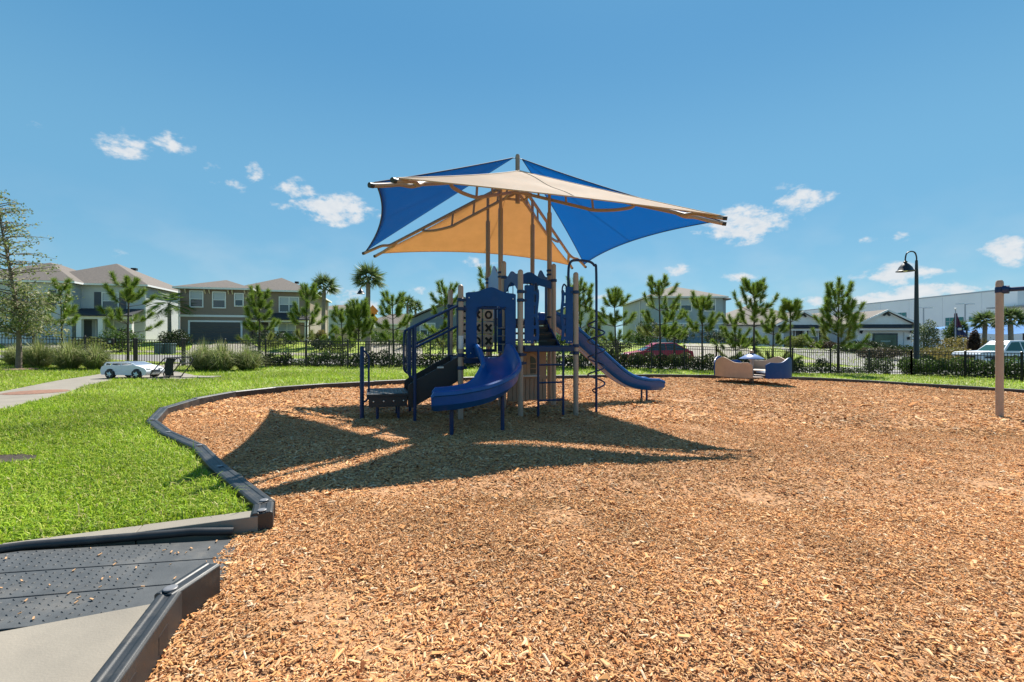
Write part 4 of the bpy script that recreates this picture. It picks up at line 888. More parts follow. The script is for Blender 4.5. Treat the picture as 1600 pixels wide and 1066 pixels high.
def hedge(pts, label, h, wd, n, gap, name='hedge', pal=None, size=.065, cat='hedge'):
    at, Ln = along(pts); p0 = at(0); z0 = gzf(p0.x, p0.y); r = thing(name, label, cat, (p0.x, p0.y, z0)); pal = pal or [(.045, .09, .02), (.07, .13, .025), (.03, .06, .015), (.12, .17, .05)]
    k = max(1, int(Ln/.62)); cs = []; st = MB()
    for i in range(k):
        p = at(Ln*(i+.5)/k); g = rs.random() > gap; zz = gzf(p.x, p.y)-z0; hh = 1.12*h*rs.uniform(.75, 1.1)*(1 if g else .6); m = int(1.5*n*(1 if g else .4))
        v = rot_rand(m)*(rs.random(m)**.35)[:, None]*np.array([.40, wd/2, hh*.52]); v += np.array([p.x-p0.x, p.y-p0.y, zz+hh*.55]); cs.append(v)
        for q in range(3): st.tube([(p.x-p0.x, p.y-p0.y, zz-.03), (p.x-p0.x+rs.uniform(-.2, .2), p.y-p0.y+rs.uniform(-.15, .15), zz+hh*.7)], .010, 4)
    tag(st.build('stems', DBARK, r), kind='stuff'); V_, F_, C_ = leaves(np.concatenate(cs), size*1.5, pal, .6); np_mesh('foliage', V_, F_, LEAF, r, C_)
off = lambda pts, d: [(x, y+d) for x, y in pts]
hedge(off([(-12.2, 20.55), (-5.0, 20.65)], .75), 'leafy dark hedge behind the fence before the brown house', .72, .7, 420, .15)
hedge(off([(-4.9, 20.65), (0, 20.8), (4.4, 21.5)], .75), 'patchy hedge behind the fence beside the play structure', .68, .7, 380, .35)
hedge(off([(4.5, 21.5), (10, 22.4), (12.9, 22.7)], .7), 'dense hedge behind the fence in front of the red car', .85, .8, 560, .05, pal=[(.06, .10, .02), (.09, .14, .03), (.04, .07, .016), (.15, .15, .05)])
hedge(off([(13.0, 22.7), (17.4, 23), (19.6, 22.9)], .7), 'gappy hedge behind the fence below the white gables', .75, .7, 420, .3)
hedge([(19.9, 23.4), (21.9, 22.6), (23.3, 19), (24.2, 14)], 'lush mixed hedge behind the fence by the pickup', 1.0, 1.1, 700, .05, pal=[(.07, .13, .025), (.10, .18, .03), (.05, .09, .02), (.16, .22, .06)])
def shrub(px, d, w, h, label, pal, n=2200, size=.15, name='shrub'):
    x, y = (px-800)/FPX*d, d; z0 = gzf(x, y); r = thing(name, label, 'shrub', (x, y, z0), 0)
    h *= .62 if 1150 < px < 1440 else 1
    v = rot_rand(n, .3)*(rs.random(n)**.33)[:, None]*np.array([w/2, w*.4, h*.52]); v[:, 2] += h*.5; v *= (1+.15*np.sin(v[:, :1]*6))
    m = MB(); 
    for q in range(4): m.tube([(0, 0, -.05), (rs.uniform(-.2, .2)*w, rs.uniform(-.1, .1)*w, h*.6)], .02, 5)
    tag(m.build('stems', DBARK, r), kind='stuff'); V_, F_, C_ = leaves(v, size, pal, .6); np_mesh('foliage', V_, F_, LEAF, r, C_)
YG = [(.24, .28, .05), (.30, .32, .08), (.16, .20, .04)]; DG = [(.03, .06, .018), (.05, .085, .02), (.04, .05, .02)]; MG = [(.09, .16, .03), (.13, .21, .04), (.06, .11, .02)]; OG = [(.26, .20, .05), (.20, .18, .05), (.30, .25, .07)]
for q in [(140, 34, 2.6, 1.1, 'clipped yellow green shrub under the left grey house porch', YG), (188, 36, 3.0, 1.7, 'rounded green shrub at the right end of the left porch', MG), (275, 40, 2.6, 1.3, 'dark shrub at the foot of the feathery palm', DG),
          (430, 40, 4.2, 1.2, 'dark shrubs row below the brown house porch', DG), (520, 38, 4.0, 1.1, 'low dark shrub below the tan vinyl fence', DG), (498, 40, 1.8, 1.4, 'yellow tinged croton shrub beside the brown house', OG), (600, 42, 4, 1.2, 'green shrub at the foot of the tall fan palm', MG), (650, 40, 4.5, 1.3, 'flowering mixed shrub left of the stair rails', MG),
          (700, 41, 3.5, 1.5, 'green shrub behind the tan stair post', MG), (925, 34, 2.6, 1.8, 'light green bushy shrub behind the spiral climber', [(.24, .32, .09), (.3, .38, .14), (.14, .2, .05)]), (955, 38, 3.2, 1.2, 'dark shrub behind the straight slide', DG), (880, 40, 3, 1.4, 'shrub behind the middle deck', MG),
          (1015, 46, 3.0, 2.2, 'tall dark shrub at the blue grey house left corner', DG), (1060, 48, 3.2, 1.8, 'dark shrub left of the blue grey house garage', DG), (1125, 47, 4.0, 1.3, 'dark low shrub in front of the blue grey house right corner', DG),
          (1170, 45, 3.6, 1.2, 'flowering dark shrub bed behind the spinner', DG), (1248, 45, 2.6, 1.9, 'round yellow green shrub before the white porch', YG), (1285, 46, 3.2, 1.2, 'reddish dark shrub before the white porch right end', [(.09, .05, .03), (.05, .07, .02), (.12, .06, .04)]), (1330, 42, 3.0, 1.1, 'low green shrub below the broad conical pine', MG),
          (1352, 46, 3, 1.3, 'dark shrub left of the green glazed panel', DG), (1372, 38, 3.4, 1.3, 'bronze shrub below the green glazed panel', [(.13, .09, .06), (.08, .08, .03)]), (1405, 40, 4, 1.2, 'dark shrub right of the green glazed panel', DG), (1447, 42, 2.2, 2.6, 'grey green tree shaped shrub right of the lamp post', [(.14, .19, .08), (.20, .25, .12), (.09, .13, .05)]),
          (1436, 26, 1.8, 1.5, 'dark round shrub at the lamp post foot', DG), (1488, 45, 1.6, 2.6, 'small round crowned tree below the flag', MG), (1470, 36, 4.5, 1.1, 'low golden hedge shrub left of the flagpole', OG), (1505, 40, 5.0, 1.5, 'long ochre hedge in front of the warehouse', OG), (1470, 29, 3.2, .9, 'brown and green low shrub left of the pickup', OG),
          (1520, 38, .9, 2.2, 'narrow brown columnar shrub left of the fan palms', [(.11, .065, .04), (.07, .045, .03)]), (1570, 34, 1.3, 1.5, 'small bright green shrub behind the swing post', MG), (1000, 44, 3.0, 1.3, 'pale green shrub left of the red car', MG)]: shrub(*q)
# ------------------------------------------------------------------ houses
SHING = mat('roof_shingle', (0.133, 0.112, 0.0972), .9, var=.28, vscale=7, bump=.5, bscale=14)
DSHING = mat('porch_shingle', (.035, .036, .042), .9, var=.2, vscale=5)
WHITE = mat('white_trim', (.72, .72, .70), .6)
GLASS = mat('window_glass', (.03, .05, .06), .08, spec=.8)
BLIND = mat('window_blind', (.42, .46, .48), .5)
def hip(m, x0, x1, y0, y1, z, rise, ov=.45, th=.16):
    x0 -= ov; x1 += ov; y0 -= ov; y1 += ov; w, d = x1-x0, y1-y0
    if w >= d: r0, r1 = (x0+d/2, (y0+y1)/2), (x1-d/2, (y0+y1)/2)
    else: r0, r1 = ((x0+x1)/2, y0+w/2), ((x0+x1)/2, y1-w/2)
    v = [(x0, y0, z), (x1, y0, z), (x1, y1, z), (x0, y1, z), (x0, y0, z+th), (x1, y0, z+th), (x1, y1, z+th), (x0, y1, z+th), (*r0, z+th+rise), (*r1, z+th+rise)]
    f = [(0, 3, 2, 1), (0, 1, 5, 4), (1, 2, 6, 5), (2, 3, 7, 6), (3, 0, 4, 7)]
    if w >= d: f += [(4, 5, 9, 8), (5, 6, 9), (6, 7, 8, 9), (7, 4, 8)]
    else: f += [(4, 5, 8), (5, 6, 9, 8), (6, 7, 9), (7, 4, 8, 9)]
    return m.add(v, f)
def gable_y(m, x0, x1, y0, y1, z, rise, ov=.4, th=.14):
    """ridge runs along y, gable faces -y"""
    c = (x0+x1)/2; x0 -= ov; x1 += ov; y0 -= ov
    return m.add([(x0, y0, z), (c, y0, z+rise), (x1, y0, z), (x0, y0, z+th), (c, y0, z+rise+th), (x1, y0, z+th), (x0, y1, z), (c, y1, z+rise), (x1, y1, z), (x0, y1, z+th), (c, y1, z+rise+th), (x1, y1, z+th)],
                 [(0, 1, 4, 3), (1, 2, 5, 4), (3, 4, 10, 9), (4, 5, 11, 10), (0, 6, 7, 1), (1, 7, 8, 2), (0, 3, 9, 6), (2, 8, 11, 5), (6, 9, 10, 7), (7, 10, 11, 8)])
def trim_eave(root, x0, x1, y0, y1, z, ov=.45, m=None):
    x0 -= ov+.03; x1 += ov+.03; y0 -= ov+.03; y1 += ov+.03; t = .06
    for b in ((x0, x1, y0, y0+t, z-.02, z+.15), (x0, x0+t, y0+t, y1, z-.02, z+.15), (x1-t, x1, y0+t, y1, z-.02, z+.15)): box('gutter', m or WHITE, root, *b)
def window(root, x, y, z0, w, h, mull=1, sill=True, double=False, side=None):
    """window on a wall facing -y at depth y"""
    f = MB(); t = .10
    for b in ((x-w/2-t, x-w/2, z0-t, z0+h+t), (x+w/2, x+w/2+t, z0-t, z0+h+t), (x-w/2, x+w/2, z0+h, z0+h+t), (x-w/2, x+w/2, z0-t, z0)): f.box(b[0], b[1], y-.07, y+.02, b[2], b[3])
    f = f.build('window_frame', WHITE, root, smooth=False)
    box('pane', GLASS, f, x-w/2, x+w/2, y-.025, y-.005, z0, z0+h)
    box('blind', BLIND, f, x-w/2+.03, x+w/2-.03, y-.032, y-.027, z0+h*.52, z0+h-.02)
    box('glazing_bar', WHITE, f, x-w/2, x+w/2, y-.05, y-.033, z0+h*.48, z0+h*.52)
    if double: box('glazing_bar', WHITE, f, x-.045, x+.045, y-.055, y-.034, z0, z0+h)
    return f
def garage(root, x0, x1, y, z0, h, m):
    f = MB(); t = .16
    for b in ((x0-t, x0, z0, z0+h+t), (x1, x1+t, z0, z0+h+t), (x0, x1, z0+h, z0+h+t)): f.box(b[0], b[1], y-.06, y+.02, b[2], b[3])
    f = f.build('garage_frame', WHITE, root, smooth=False)
    for k in range(4): box('garage_panel', m, f, x0, x1, y-.03, y-.005, z0+k*h/4+.012, z0+(k+1)*h/4-.012, .01)
def stucco(name, c): return mat(name, c, .9, var=.06, vscale=2, bump=.15, bscale=50)
def door(root, x, y, z0, m, w=.95, h=2.1):
    d = box('door', m, root, x-w/2, x+w/2, y-.05, y-.005, z0, z0+h); box('door_trim', WHITE, d, x-w/2-.1, x-w/2, y-.06, y, z0, z0+h+.1); box('door_trim', WHITE, d, x+w/2, x+w/2+.1, y-.06, y, z0, z0+h+.1); return d
def house_left():
    r = thing('house', 'two storey grey house with dark shutters and porch behind the left tree', 'house', (-36.6, 45.6, 1.05), R(13.3)); WL = stucco('grey_stucco', (.46, .49, .50))
    box('wall', WL, r, -10, 0, 0, 10.5, -.5, 5.6); box('wall', WL, r, -14.2, -5.3, -1.3, 10.0, -.5, 5.6)
    m = MB(); hip(m, -10, 0, 0, 10.5, 5.6, 2.75); m.build('roof', SHING, r, smooth=False); hip(MB(), -14.2, -5.3, -1.3, 9, 5.62, 2.35).build('roof', SHING, r, smooth=False)
    trim_eave(r, -5.0, 0, 0, 10.5, 5.6); trim_eave(r, -14.2, -5.3, -1.3, 2, 5.6)
    SH = mat('dark_shutter', (.055, .065, .09), .6)
    for x, y in ((-7.9, -1.3), (-2.9, 0)):
        f = window(r, x, y, 3.35, 1.25, 1.5)
        for sx in (-1, 1): box('shutter', SH, f, x+sx*1.05-.28, x+sx*1.05+.28, y-.06, y-.01, 3.25, 4.95)
    # porch
    p = box('porch_beam', WHITE, r, -5.5, -.1, -1.9, -1.6, 2.25, 2.6)
    MB().add([(-5.6, -2.2, 2.62), (0, -2.2, 2.62), (0, 0, 3.35), (-5.6, 0, 3.35), (-5.6, -2.2, 2.5), (0, -2.2, 2.5)], [(0, 1, 2, 3), (0, 4, 5, 1), (0, 3, 4), (1, 5, 2), (4, 3, 2, 5)]).build('porch_roof', DSHING, r, smooth=False)
    for x in (-4.4, -2.7, -.35): box('column', WHITE, r, x-.2, x+.2, -1.93, -1.57, -.4, 2.25)
    door(r, -3.55, 0, 0, mat('grey_door', (.22, .24, .26), .5)); window(r, -2.0, 0, .7, 1.1, 1.4); box('recess_shade_panel', mat('recess_shade', (.10, .11, .12), .9), r, -5.2, -4.45, -.03, 0, 0, 2.2)  # flat dark panel paints the shade of the porch recess
    garage(r, -13.4, -8.9, -1.3, -.2, 2.3, WHITE); box('roof_vent', DARK, r, -4.4, -3.9, 6.4, 6.8, 8.05, 8.3)
    MB().tube([(.08, -.06, 0), (.08, -.06, 5.6)], .06, 8).build('downspout', WHITE, r)
house_left()
def house_brown():
    r = thing('house', 'two storey brown house with wide garage door and white trim', 'house', (-21.2, 48, 1.12), R(14)); WL = stucco('brown_stucco', (.245, .188, .148)); SD = stucco('sunlit_beige_stucco', (0.302, 0.259, 0.216))  # beige side wall: its sunlit tone is put into the stucco colour
    box('wall', WL, r, -11.4, -5.4, -1.2, 9, -.4, 5.15); box('wall', WL, r, -5.4, 0, 0, 12.5, -.4, 5.15); box('side_wall', SD, r, 0, .02, .05, 12.5, -.4, 3.3)
    hip(MB(), -11.4, -5.4, -1.2, 9, 5.15, 1.15).build('roof', SHING, r, smooth=False); hip(MB(), -7.0, 0, 0, 12.5, 5.17, 1.75).build('roof', SHING, r, smooth=False)
    trim_eave(r, -11.4, -5.4, -1.2, 6, 5.15); trim_eave(r, -4.9, 0, 0, 12.5, 5.17, m=WHITE)
    window(r, -10.0, -1.2, 3.45, 1.0, 1.45); window(r, -8.05, -1.2, 3.4, 1.0, 1.45); window(r, -6.3, -1.2, 3.6, .65, 1.15); window(r, -2.0, 0, 3.15, 1.75, 1.45, double=True)
    for x in (-10.9, -9.25, -8.85, -7.2, -6.85, -5.75): MB().bar((x, -1.22, 4.75), (x, -1.5, 5.1), .08, .14).build('eave_bracket', mat('bracket_cream', (.6, .52, .38), .7), r, smooth=False)
    box('trim_band', WHITE, r, -11.46, -5.34, -1.27, -1.2, 2.45, 2.65); garage(r, -10.55, -6.15, -1.2, -.1, 2.05, mat('brown_garage', (.075, .070, .066), .6)); box('corner_band', WHITE, r, -11.45, -10.75, -1.25, -1.2, .65, .75)
    box('porch_beam', WHITE, r, -5.5, .1, -1.35, -1.15, 2.0, 2.3); MB().add([(-5.5, -1.6, 2.32), (.2, -1.6, 2.32), (.2, 0, 3.0), (-5.5, 0, 3.0), (-5.5, -1.6, 2.2), (.2, -1.6, 2.2)], [(0, 1, 2, 3), (0, 4, 5, 1), (0, 3, 4), (1, 5, 2), (4, 3, 2, 5)]).build('porch_roof', DSHING, r, smooth=False)
    for x in (-2.9, -.1): box('column', WHITE, r, x-.15, x+.15, -1.4, -1.1, -.3, 2.0)
    door(r, -4.4, 0, 0, mat('brown_door', (.05, .04, .035), .5)); window(r, -2.2, 0, .5, 1.5, 1.35, double=True)
    box('roof_vent', DARK, r, -2.6, -2.2, 5.6, 5.95, 6.75, 6.98); MB().tube([(-11.46, -1.28, 0), (-11.46, -1.28, 5.1)], .06, 8).build('downspout', WHITE, r); MB().tube([(.1, 12.3, 0), (.1, 12.3, 5.1)], .06, 8).build('downspout', WHITE, r)
house_brown()
def simple_house(name, label, loc, rz, w, d, h, wall, rise, roof=SHING, wins=(), gab=False):
    r = thing('house', label, 'house', loc, rz); box('wall', wall, r, -w/2, w/2, 0, d, -.6, h)
    if gab:
        gable_y(MB(), -w/2, w/2, 0, d, h, rise).build('roof', roof, r, smooth=False)
        MB().add([(-w/2, -.02, h-.01), (w/2, -.02, h-.01), (0, -.02, h+rise*1.0), (-w/2, .1, h-.01), (w/2, .1, h-.01), (0, .1, h+rise)], [(0, 1, 2), (5, 4, 3), (0, 3, 4, 1), (1, 4, 5, 2), (2, 5, 3, 0)]).build('gable', wall, r, smooth=False)
    else: hip(MB(), -w/2, w/2, 0, d, h, rise).build('roof', roof, r, smooth=False); trim_eave(r, -w/2, w/2, 0, d, h)
    for q in wins: window(r, *q)
    return r
TEAL = stucco('slate_stucco', (.16, .20, .24)); PALE = stucco('pale_stucco', (.55, .55, .54)); LG = stucco('light_grey_stucco', (.42, .45, .47))
simple_house('h', 'low slate house with white window seen behind the stair rails', (-5.6, 50, 1.0), R(2), 11.0, 12, 2.55, TEAL, 2.5, mat('grey_shingle', (.20, .18, .17), .9, var=.2, vscale=4), [(-3.6, 0, .75, 1.5, 1.35, 1, True, True), (1.5, 0, .75, 1.5, 1.35)], gab=True)
simple_house('h', 'low pale house with grey gable roof behind the spiral climber', (7.4, 53, .95), R(0), 9.0, 12, 2.6, PALE, 2.0, mat('grey_shingle', (.20, .18, .17), .9), [(2.2, 0, .8, 1.3, 1.3)], gab=True)
simple_house('h', 'pale two storey house peeking out right of the brown house', (-29.5, 78, 1.0), R(14), 11, 10, 5.4, LG, 1.2, wins=())
simple_house('h', 'small beige house far behind between the two left houses', (-53, 82, 1.0), R(10), 9, 9, 4.0, stucco('beige_far', (.5, .42, .35)), 1.6)
simple_house('h', 'low far grey house behind the tall fan palm', (-24, 95, 1.0), R(5), 14, 10, 3.6, LG, 2.4)
def house_blue():
    r = thing('house', 'two storey blue grey house with hip roof behind the pines', 'house', (16, 54, .95), R(-1)); WL = stucco('blue_grey_stucco', (.34, .39, .41)); W2 = stucco('blue_grey_side', (.30, .35, .37))
    box('wall', WL, r, 0, 8.8, 0, 13, -.4, 5.35); box('wall', W2, r, 8.8, 9.7, 1.2, 12.4, -.4, 5.2)
    hip(MB(), 0, 8.8, 0, 13, 5.35, 1.75).build('roof', SHING, r, smooth=False); hip(MB(), 5, 9.7, 1.2, 12.4, 5.2, 1.0).build('roof', SHING, r, smooth=False)
    trim_eave(r, 0, 8.8, 0, 13, 5.35, m=WHITE)
    window(r, 4.5, 0, 3.85, 1.15, 1.3); window(r, 7.3, 0, 3.85, 1.15, 1.3); garage(r, 4.3, 8.1, 0, -.1, 1.65, mat('blue_garage', (.21, .27, .31), .6)); box('trim_band', WHITE, r, -.05, 8.85, -.05, 0, 2.25, 2.42)
    MB().add([(8.6, -.2, 2.2), (10.4, -.2, 2.2), (9.8, 1.4, 2.9), (8.6, 1.4, 2.9)], [(0, 1, 2, 3)]).build('porch_roof', DSHING, r, smooth=False)
    box('window_slot', GLASS, r, -.03, 0, 5.2, 5.7, 1.0, 2.4); box('wall_lamp', DARK, r, 8.4, 8.55, -.15, 0, 1.6, 1.95)
    MB().tube([(-.08, 3.3, 0), (-.08, 3.3, 5.3)], .06, 8).build('downspout', WHITE, r)
house_blue()
def house_white():
    r = thing('house', 'white single storey house with two gables and dark pent roofs', 'house', (26.3, 55, .36), R(-2)); WL = stucco('white_siding', (.74, .74, .73)); g2 = stucco('white_gable', (.76, .76, .75))
    box('wall', WL, r, 0, 12.2, 1.2, 14, -.5, 2.7); box('wall', WL, r, 14.0, 20.2, -1.2, 13.5, -.5, 2.65); box('wall', WL, r, 12.2, 14.0, 2, 13, -.5, 2.7); box('wall', PALE, r, 5.7, 11.2, .2, 2, -.5, 2.6)
    hip(MB(), -.2, 12.2, 1.2, 14, 2.7, 3.0).build('roof', SHING, r, smooth=False); hip(MB(), 10.5, 17.7, 2.2, 13, 2.72, 1.7).build('roof', SHING, r, smooth=False)
    def gab(x0, x1, y, z, rise):
        gable_y(MB(), x0, x1, y, y+6.5, z, rise).build('roof', SHING, r, smooth=False)
        w = MB().add([(x0, y-.02, z-.01), (x1, y-.02, z-.01), ((x0+x1)/2, y-.02, z+rise), (x0, y+.1, z-.01), (x1, y+.1, z-.01), ((x0+x1)/2, y+.1, z+rise)], [(0, 1, 2), (5, 4, 3), (0, 3, 4, 1), (1, 4, 5, 2), (2, 5, 3, 0)]).build('gable', g2, r, smooth=False)
        c = (x0+x1)/2
        for sx in (-1, 1):
            MB().bar((c, y-.42, z+rise+.07), (c+sx*((x1-x0)/2+.42), y-.42, z+.05-.1), .05, .2).build('barge_board', WHITE, w, smooth=False)
            MB().bar((c+sx*((x1-x0)/2-.35), y-.05, z-.95), (c+sx*((x1-x0)/2-.35), y-.35, z-.5), .14, .3).build('bracket', DARK, w, smooth=False)
        MB().bar((c-.35, y-.2, z+rise-.55), (c, y-.2, z+rise-.2), .12, .18).build('peak_bracket', DARK, w, smooth=False); MB().bar((c+.35, y-.2, z+rise-.55), (c, y-.2, z+rise-.2), .12, .18).build('peak_bracket', DARK, w, smooth=False)
        MB().add([(x0-.2, y-.75, z-.32), (x1+.2, y-.75, z-.32), (x1+.1, y, z+.06), (x0-.1, y, z+.06), (x0-.2, y-.75, z-.42), (x1+.2, y-.75, z-.42)], [(0, 1, 2, 3), (0, 4, 5, 1), (0, 3, 4), (1, 5, 2), (4, 3, 2, 5)]).build('pent_roof', DSHING, w, smooth=False)
        box('pent_beam', WHITE, w, x0-.1, x1+.1, y-.62, y-.5, z-.66, z-.42)
    gab(5.6, 11.3, .1, 2.75, 1.55); gab(13.9, 20.3, -1.3, 2.75, 1.6)
    box('recess_shade_panel', mat('porch_shade', (.05, .055, .06), .8), r, 6.2, 10.8, .17, .2, 0, 2.2)  # flat dark sheet paints the shade behind the porch columns
    for x in (5.9, 8.6, 11.0): box('column', WHITE, r, x-.14, x+.14, -.35, -.05, -.4, 2.2)
    for x in (6.8, 9.8): window(r, x, .17, .7, 1.0, 1.35)
    door(r, 8.1, .165, 0, mat('dark_door', (.03, .03, .035), .4), .8)
    f = box('panel_frame', mat('navy_frame', (.02, .03, .045), .5), r, 15.7, 18.5, -1.28, -1.2, -.1, 1.75); p = box('glazed_panel', mat('green_glazing', (.035, .085, .06), .15, var=.5, vscale=1.5), f, 15.85, 18.35, -1.3, -1.27, .0, 1.6); box('sign_strip', mat('pale_strip', (.30, .38, .33), .6, var=.35, vscale=9), f, 16.55, 17.65, -1.31, -1.302, .75, .92)
    box('wall_lamp', DARK, r, 19.6, 19.8, -1.4, -1.25, 1.0, 1.35); box('side_flap', DSHING, r, 20.35, 20.9, 0, 1.2, 1.9, 2.4); box('panel_joint', PALE, r, 19.2, 19.26, -1.26, -1.2, 0, 1.9)
house_white()
def vinyl(p0, p1, label, h=1.8):
    a = Vector(p0); b = Vector(p1); L_ = (b-a).length; r = thing('vinyl_fence', label, 'fence', (a.x, a.y, gzf(a.x, a.y)), math.atan2(b.y-a.y, b.x-a.x)); VM = mat('tan_vinyl', (.46, .38, .29), .6); n = max(1, round(L_/2.4))
    for i in range(n+1): box('post', VM, r, L_*i/n-.07, L_*i/n+.07, -.07, .07, -.3, h+.12)
    for i in range(n):
        for k in range(12): x = L_*i/n+.07+k*(L_/n-.14)/12; box('board', VM, r, x, x+(L_/n-.14)/12-.006, -.02, .02, .05, h)
vinyl((-21.6, 56), (-14.8, 57), 'tan vinyl privacy fence right of the brown house'); vinyl((-38.5, 54), (-34.5, 54.5), 'tan vinyl privacy fence between the two left houses'); vinyl((-14.6, 57.2), (-12, 66), 'tan vinyl fence going back behind the tall fan palm', 1.6)
def warehouse():
    r = thing('warehouse', 'huge white flat roofed warehouse with teal windows', 'building', (88, 70, -.9), 0); WL = mat('warehouse_panel', (.82, .82, .83), .8, var=.05, vscale=.2)
    L_ = 110; n = 14
    for k in range(n): box('wall_panel', WL, r, .0, 40, k*L_/n+.03, (k+1)*L_/n-.03, -1, 11.2)
    box('core', WL, r, .1, 39.9, 0.1, L_-.1, -1, 11.0); box('parapet', mat('parapet_grey', (.42, .46, .5), .7), r, -.06, 40.06, -.06, L_+.06, 11.2, 11.45)
    TG = mat('teal_glass', (.02, .16, .16), .15)
    for y, w, z in ((21.0, 3.7, 5.2), (16.6, 2.9, 5.2), (34.4, 4.6, 6.9), (12.6, 3.4, 5.6), (7.4, 3.6, 5.6)):
        f = box('window', TG, r, -.05, 0, y-w/2, y+w/2, z, z+1.6)
        for k in range(5): box('mullion', mat('mullion', (.3, .36, .38), .5), f, -.08, -.051, y-w/2+k*w/4-.04, y-w/2+k*w/4+.04, z, z+1.6)
        box('mullion', mat('mullion', (.3, .36, .38), .5), f, -.082, -.051, y-w/2, y+w/2, z+.8, z+.88)
    box('awning', mat('awning_grey', (.3, .33, .36), .6), r, -3, -.05, .5, 12, 7.9, 8.1); box('upper_block', mat('upper_panel', (.50, .56, .60), .8), r, -.5, -.06, -6, 9.2, 8.3, 11.1)
warehouse()
# ------------------------------------------------------------------ lamps, poles, flag
LP = mat('lamp_black', (.012, .014, .018), .4)
def street_lamp(px, d, top, label):
    x = (px-800)/FPX*d; z0 = gzf(x, d); H = CAMZ+(533-top)/FPX*d-z0; r = thing('street_lamp', label, 'lamp', (x, d, z0), 0, 'shepherd crook street lamps'); k = H/6.2
    MB().lathe([(.16*k, -.1), (.16*k, .5*k), (.125*k, .6*k), (.075*k, H-1.1*k), (.055*k, H-.45*k)], (0, 0, 0), 16).build('pole', LP, r)
    c = .28*k; MB().tube(spline([(0, 0, H-.5*k), (0, 0, H-.28*k), (-c*.3, 0, H-.06*k), (-c, 0, H), (-c*1.75, 0, H-.10*k), (-c*2, 0, H-.34*k), (-c*2, 0, H-.5*k)], 6), .032*k, 10).build('crook', LP, r)
    s_ = MB().lathe([(.05*k, -.48*k), (.09*k, -.52*k), (.07*k, -.58*k), (.16*k, -.66*k), (.27*k, -.80*k), (.33*k, -.94*k), (.40*k, -1.0*k), (.395*k, -1.015*k), (.30*k, -.96*k), (.10*k, -.9*k)], (-c*2, 0, H), 24).build('lamp_shade', LP, r)
    MB().lathe([(.06*k, -1.03*k), (.10*k, -.98*k), (.09*k, -.88*k), (.02*k, -.86*k)], (-c*2, 0, H), 14).build('lens', mat('lens', (.6, .6, .58), .2), s_)
street_lamp(1432, 25, 393, 'tall black crook street lamp at the right above the fence'); street_lamp(573, 40, 443, 'far black street lamp in front of the tallest fan palm')
def light_pole(px, d, top, label):
    x = (px-800)/FPX*d; z0 = gzf(x, d); H = CAMZ+(533-top)/FPX*d-z0; r = thing('light_pole', label, 'lamp', (x, d, z0)); G = mat('pole_grey', (.35, .38, .42), .5)
    MB().tube([(0, 0, 0), (0, 0, H)], [.12, .08], 10).build('pole', G, r)
    for sx in (-1, 1): box('lamp_head', mat('lamp_pale', (.6, .64, .68), .4), r, sx*.75-.42, sx*.75+.42, -.2, .2, H-.1, H+.08)
    MB().bar((-.8, 0, H-.05), (.8, 0, H-.05), .06, .06).build('bracket', G, r, smooth=False)
light_pole(1443, 66, 481, 'grey twin head car park light just right of the street lamp'); light_pole(1508, 64, 475, 'grey twin head car park light right of the flag')
def flag():
    d = 44; x = (1493-800)/FPX*d; z0 = gzf(x, d); H = CAMZ+(533-484)/FPX*d-z0; r = thing('flagpole', 'thin flagpole with dark drooping flags before the warehouse', 'flagpole', (x, d, z0))
    MB().tube([(0, 0, 0), (0, 0, H)], [.06, .04], 8).build('pole', mat('pole_grey', (.35, .38, .42), .5), r); MB().lathe([(.02, 0), (.09, .06), (.09, .12), (.02, .18)], (0, 0, H), 10).build('finial', WHITE, r)
    def cloth(z1, z0_, w, m, nm):
        V_ = []; F_ = []; n = 10
        for i in range(n+1):
            for j in range(n+1):
                t = i/n; q = j/n; V_.append((-.1+.05+q*w*(.35+.75*t), .12*math.sin(q*9+t*3), z1+(z0_-z1)*t-q*.5*t))
        for i in range(n):
            for j in range(n): a = i*(n+1)+j; F_.append((a, a+1, a+n+2, a+n+1))
        o = MB().add(V_, F_).build(nm, m, r); o.modifiers.new('thickness', 'SOLIDIFY').thickness = .01
        return o
    f1 = cloth(H-.35, H-1.6, .55, mat('flag_maroon', (.10, .03, .06), .8, var=.5, vscale=5), 'upper_flag'); f2 = cloth(H-1.55, H-2.4, 1.2, mat('flag_navy', (.02, .035, .12), .8, var=.3, vscale=4), 'lower_flag')
    MB().lathe([(.001, 0), (.12, .02), (.15, .12), (.12, .22), (.001, .24)], (.25, -.14, H-1.98), 10).build('emblem', WHITE, f2)
flag()
sg = thing('road_sign', 'orange and yellow road sign behind the tallest palm trunk', 'sign', (-14.6, 48, gzf(-14.6, 48)))
MB().tube([(0, 0, 0), (0, 0, 3.4)], .05, 8).build('post', mat('pole_grey', (.35, .38, .42), .5), sg); OR = mat('sign_orange', (.75, .22, .02), .5)
for z in (2.45, 3.3): MB().add([(0, -.07, z-.65), (.62, -.07, z), (0, -.07, z+.65), (-.62, -.07, z), (0, -.05, z-.65), (.62, -.05, z), (0, -.05, z+.65), (-.62, -.05, z)], [(0, 1, 2, 3), (7, 6, 5, 4), (0, 4, 5, 1), (1, 5, 6, 2), (2, 6, 7, 3), (3, 7, 4, 0)]).build('diamond_plate', OR if z > 3 else mat('sign_yellow', (.75, .42, .02), .5), sg, smooth=False)
for i, (px, lb) in enumerate([(250, 'left of the pair of blue green utility boxes beyond the gate'), (261, 'right of the pair of blue green utility boxes beyond the gate')]):
    x = (px-800)/FPX*33; u = thing('utility_box', lb, 'utility box', (x, 33+.3*i, gzf(x, 33)), 0, 'utility boxes'); box('cabinet', mat('box_green', (.06, .10, .11), .5), u, -.26, .26, -.25, .25, 0, .72, .03); box('lid', mat('box_lid', (.09, .14, .15), .5), u, -.29, .29, -.28, .28, .72, .80, .02)
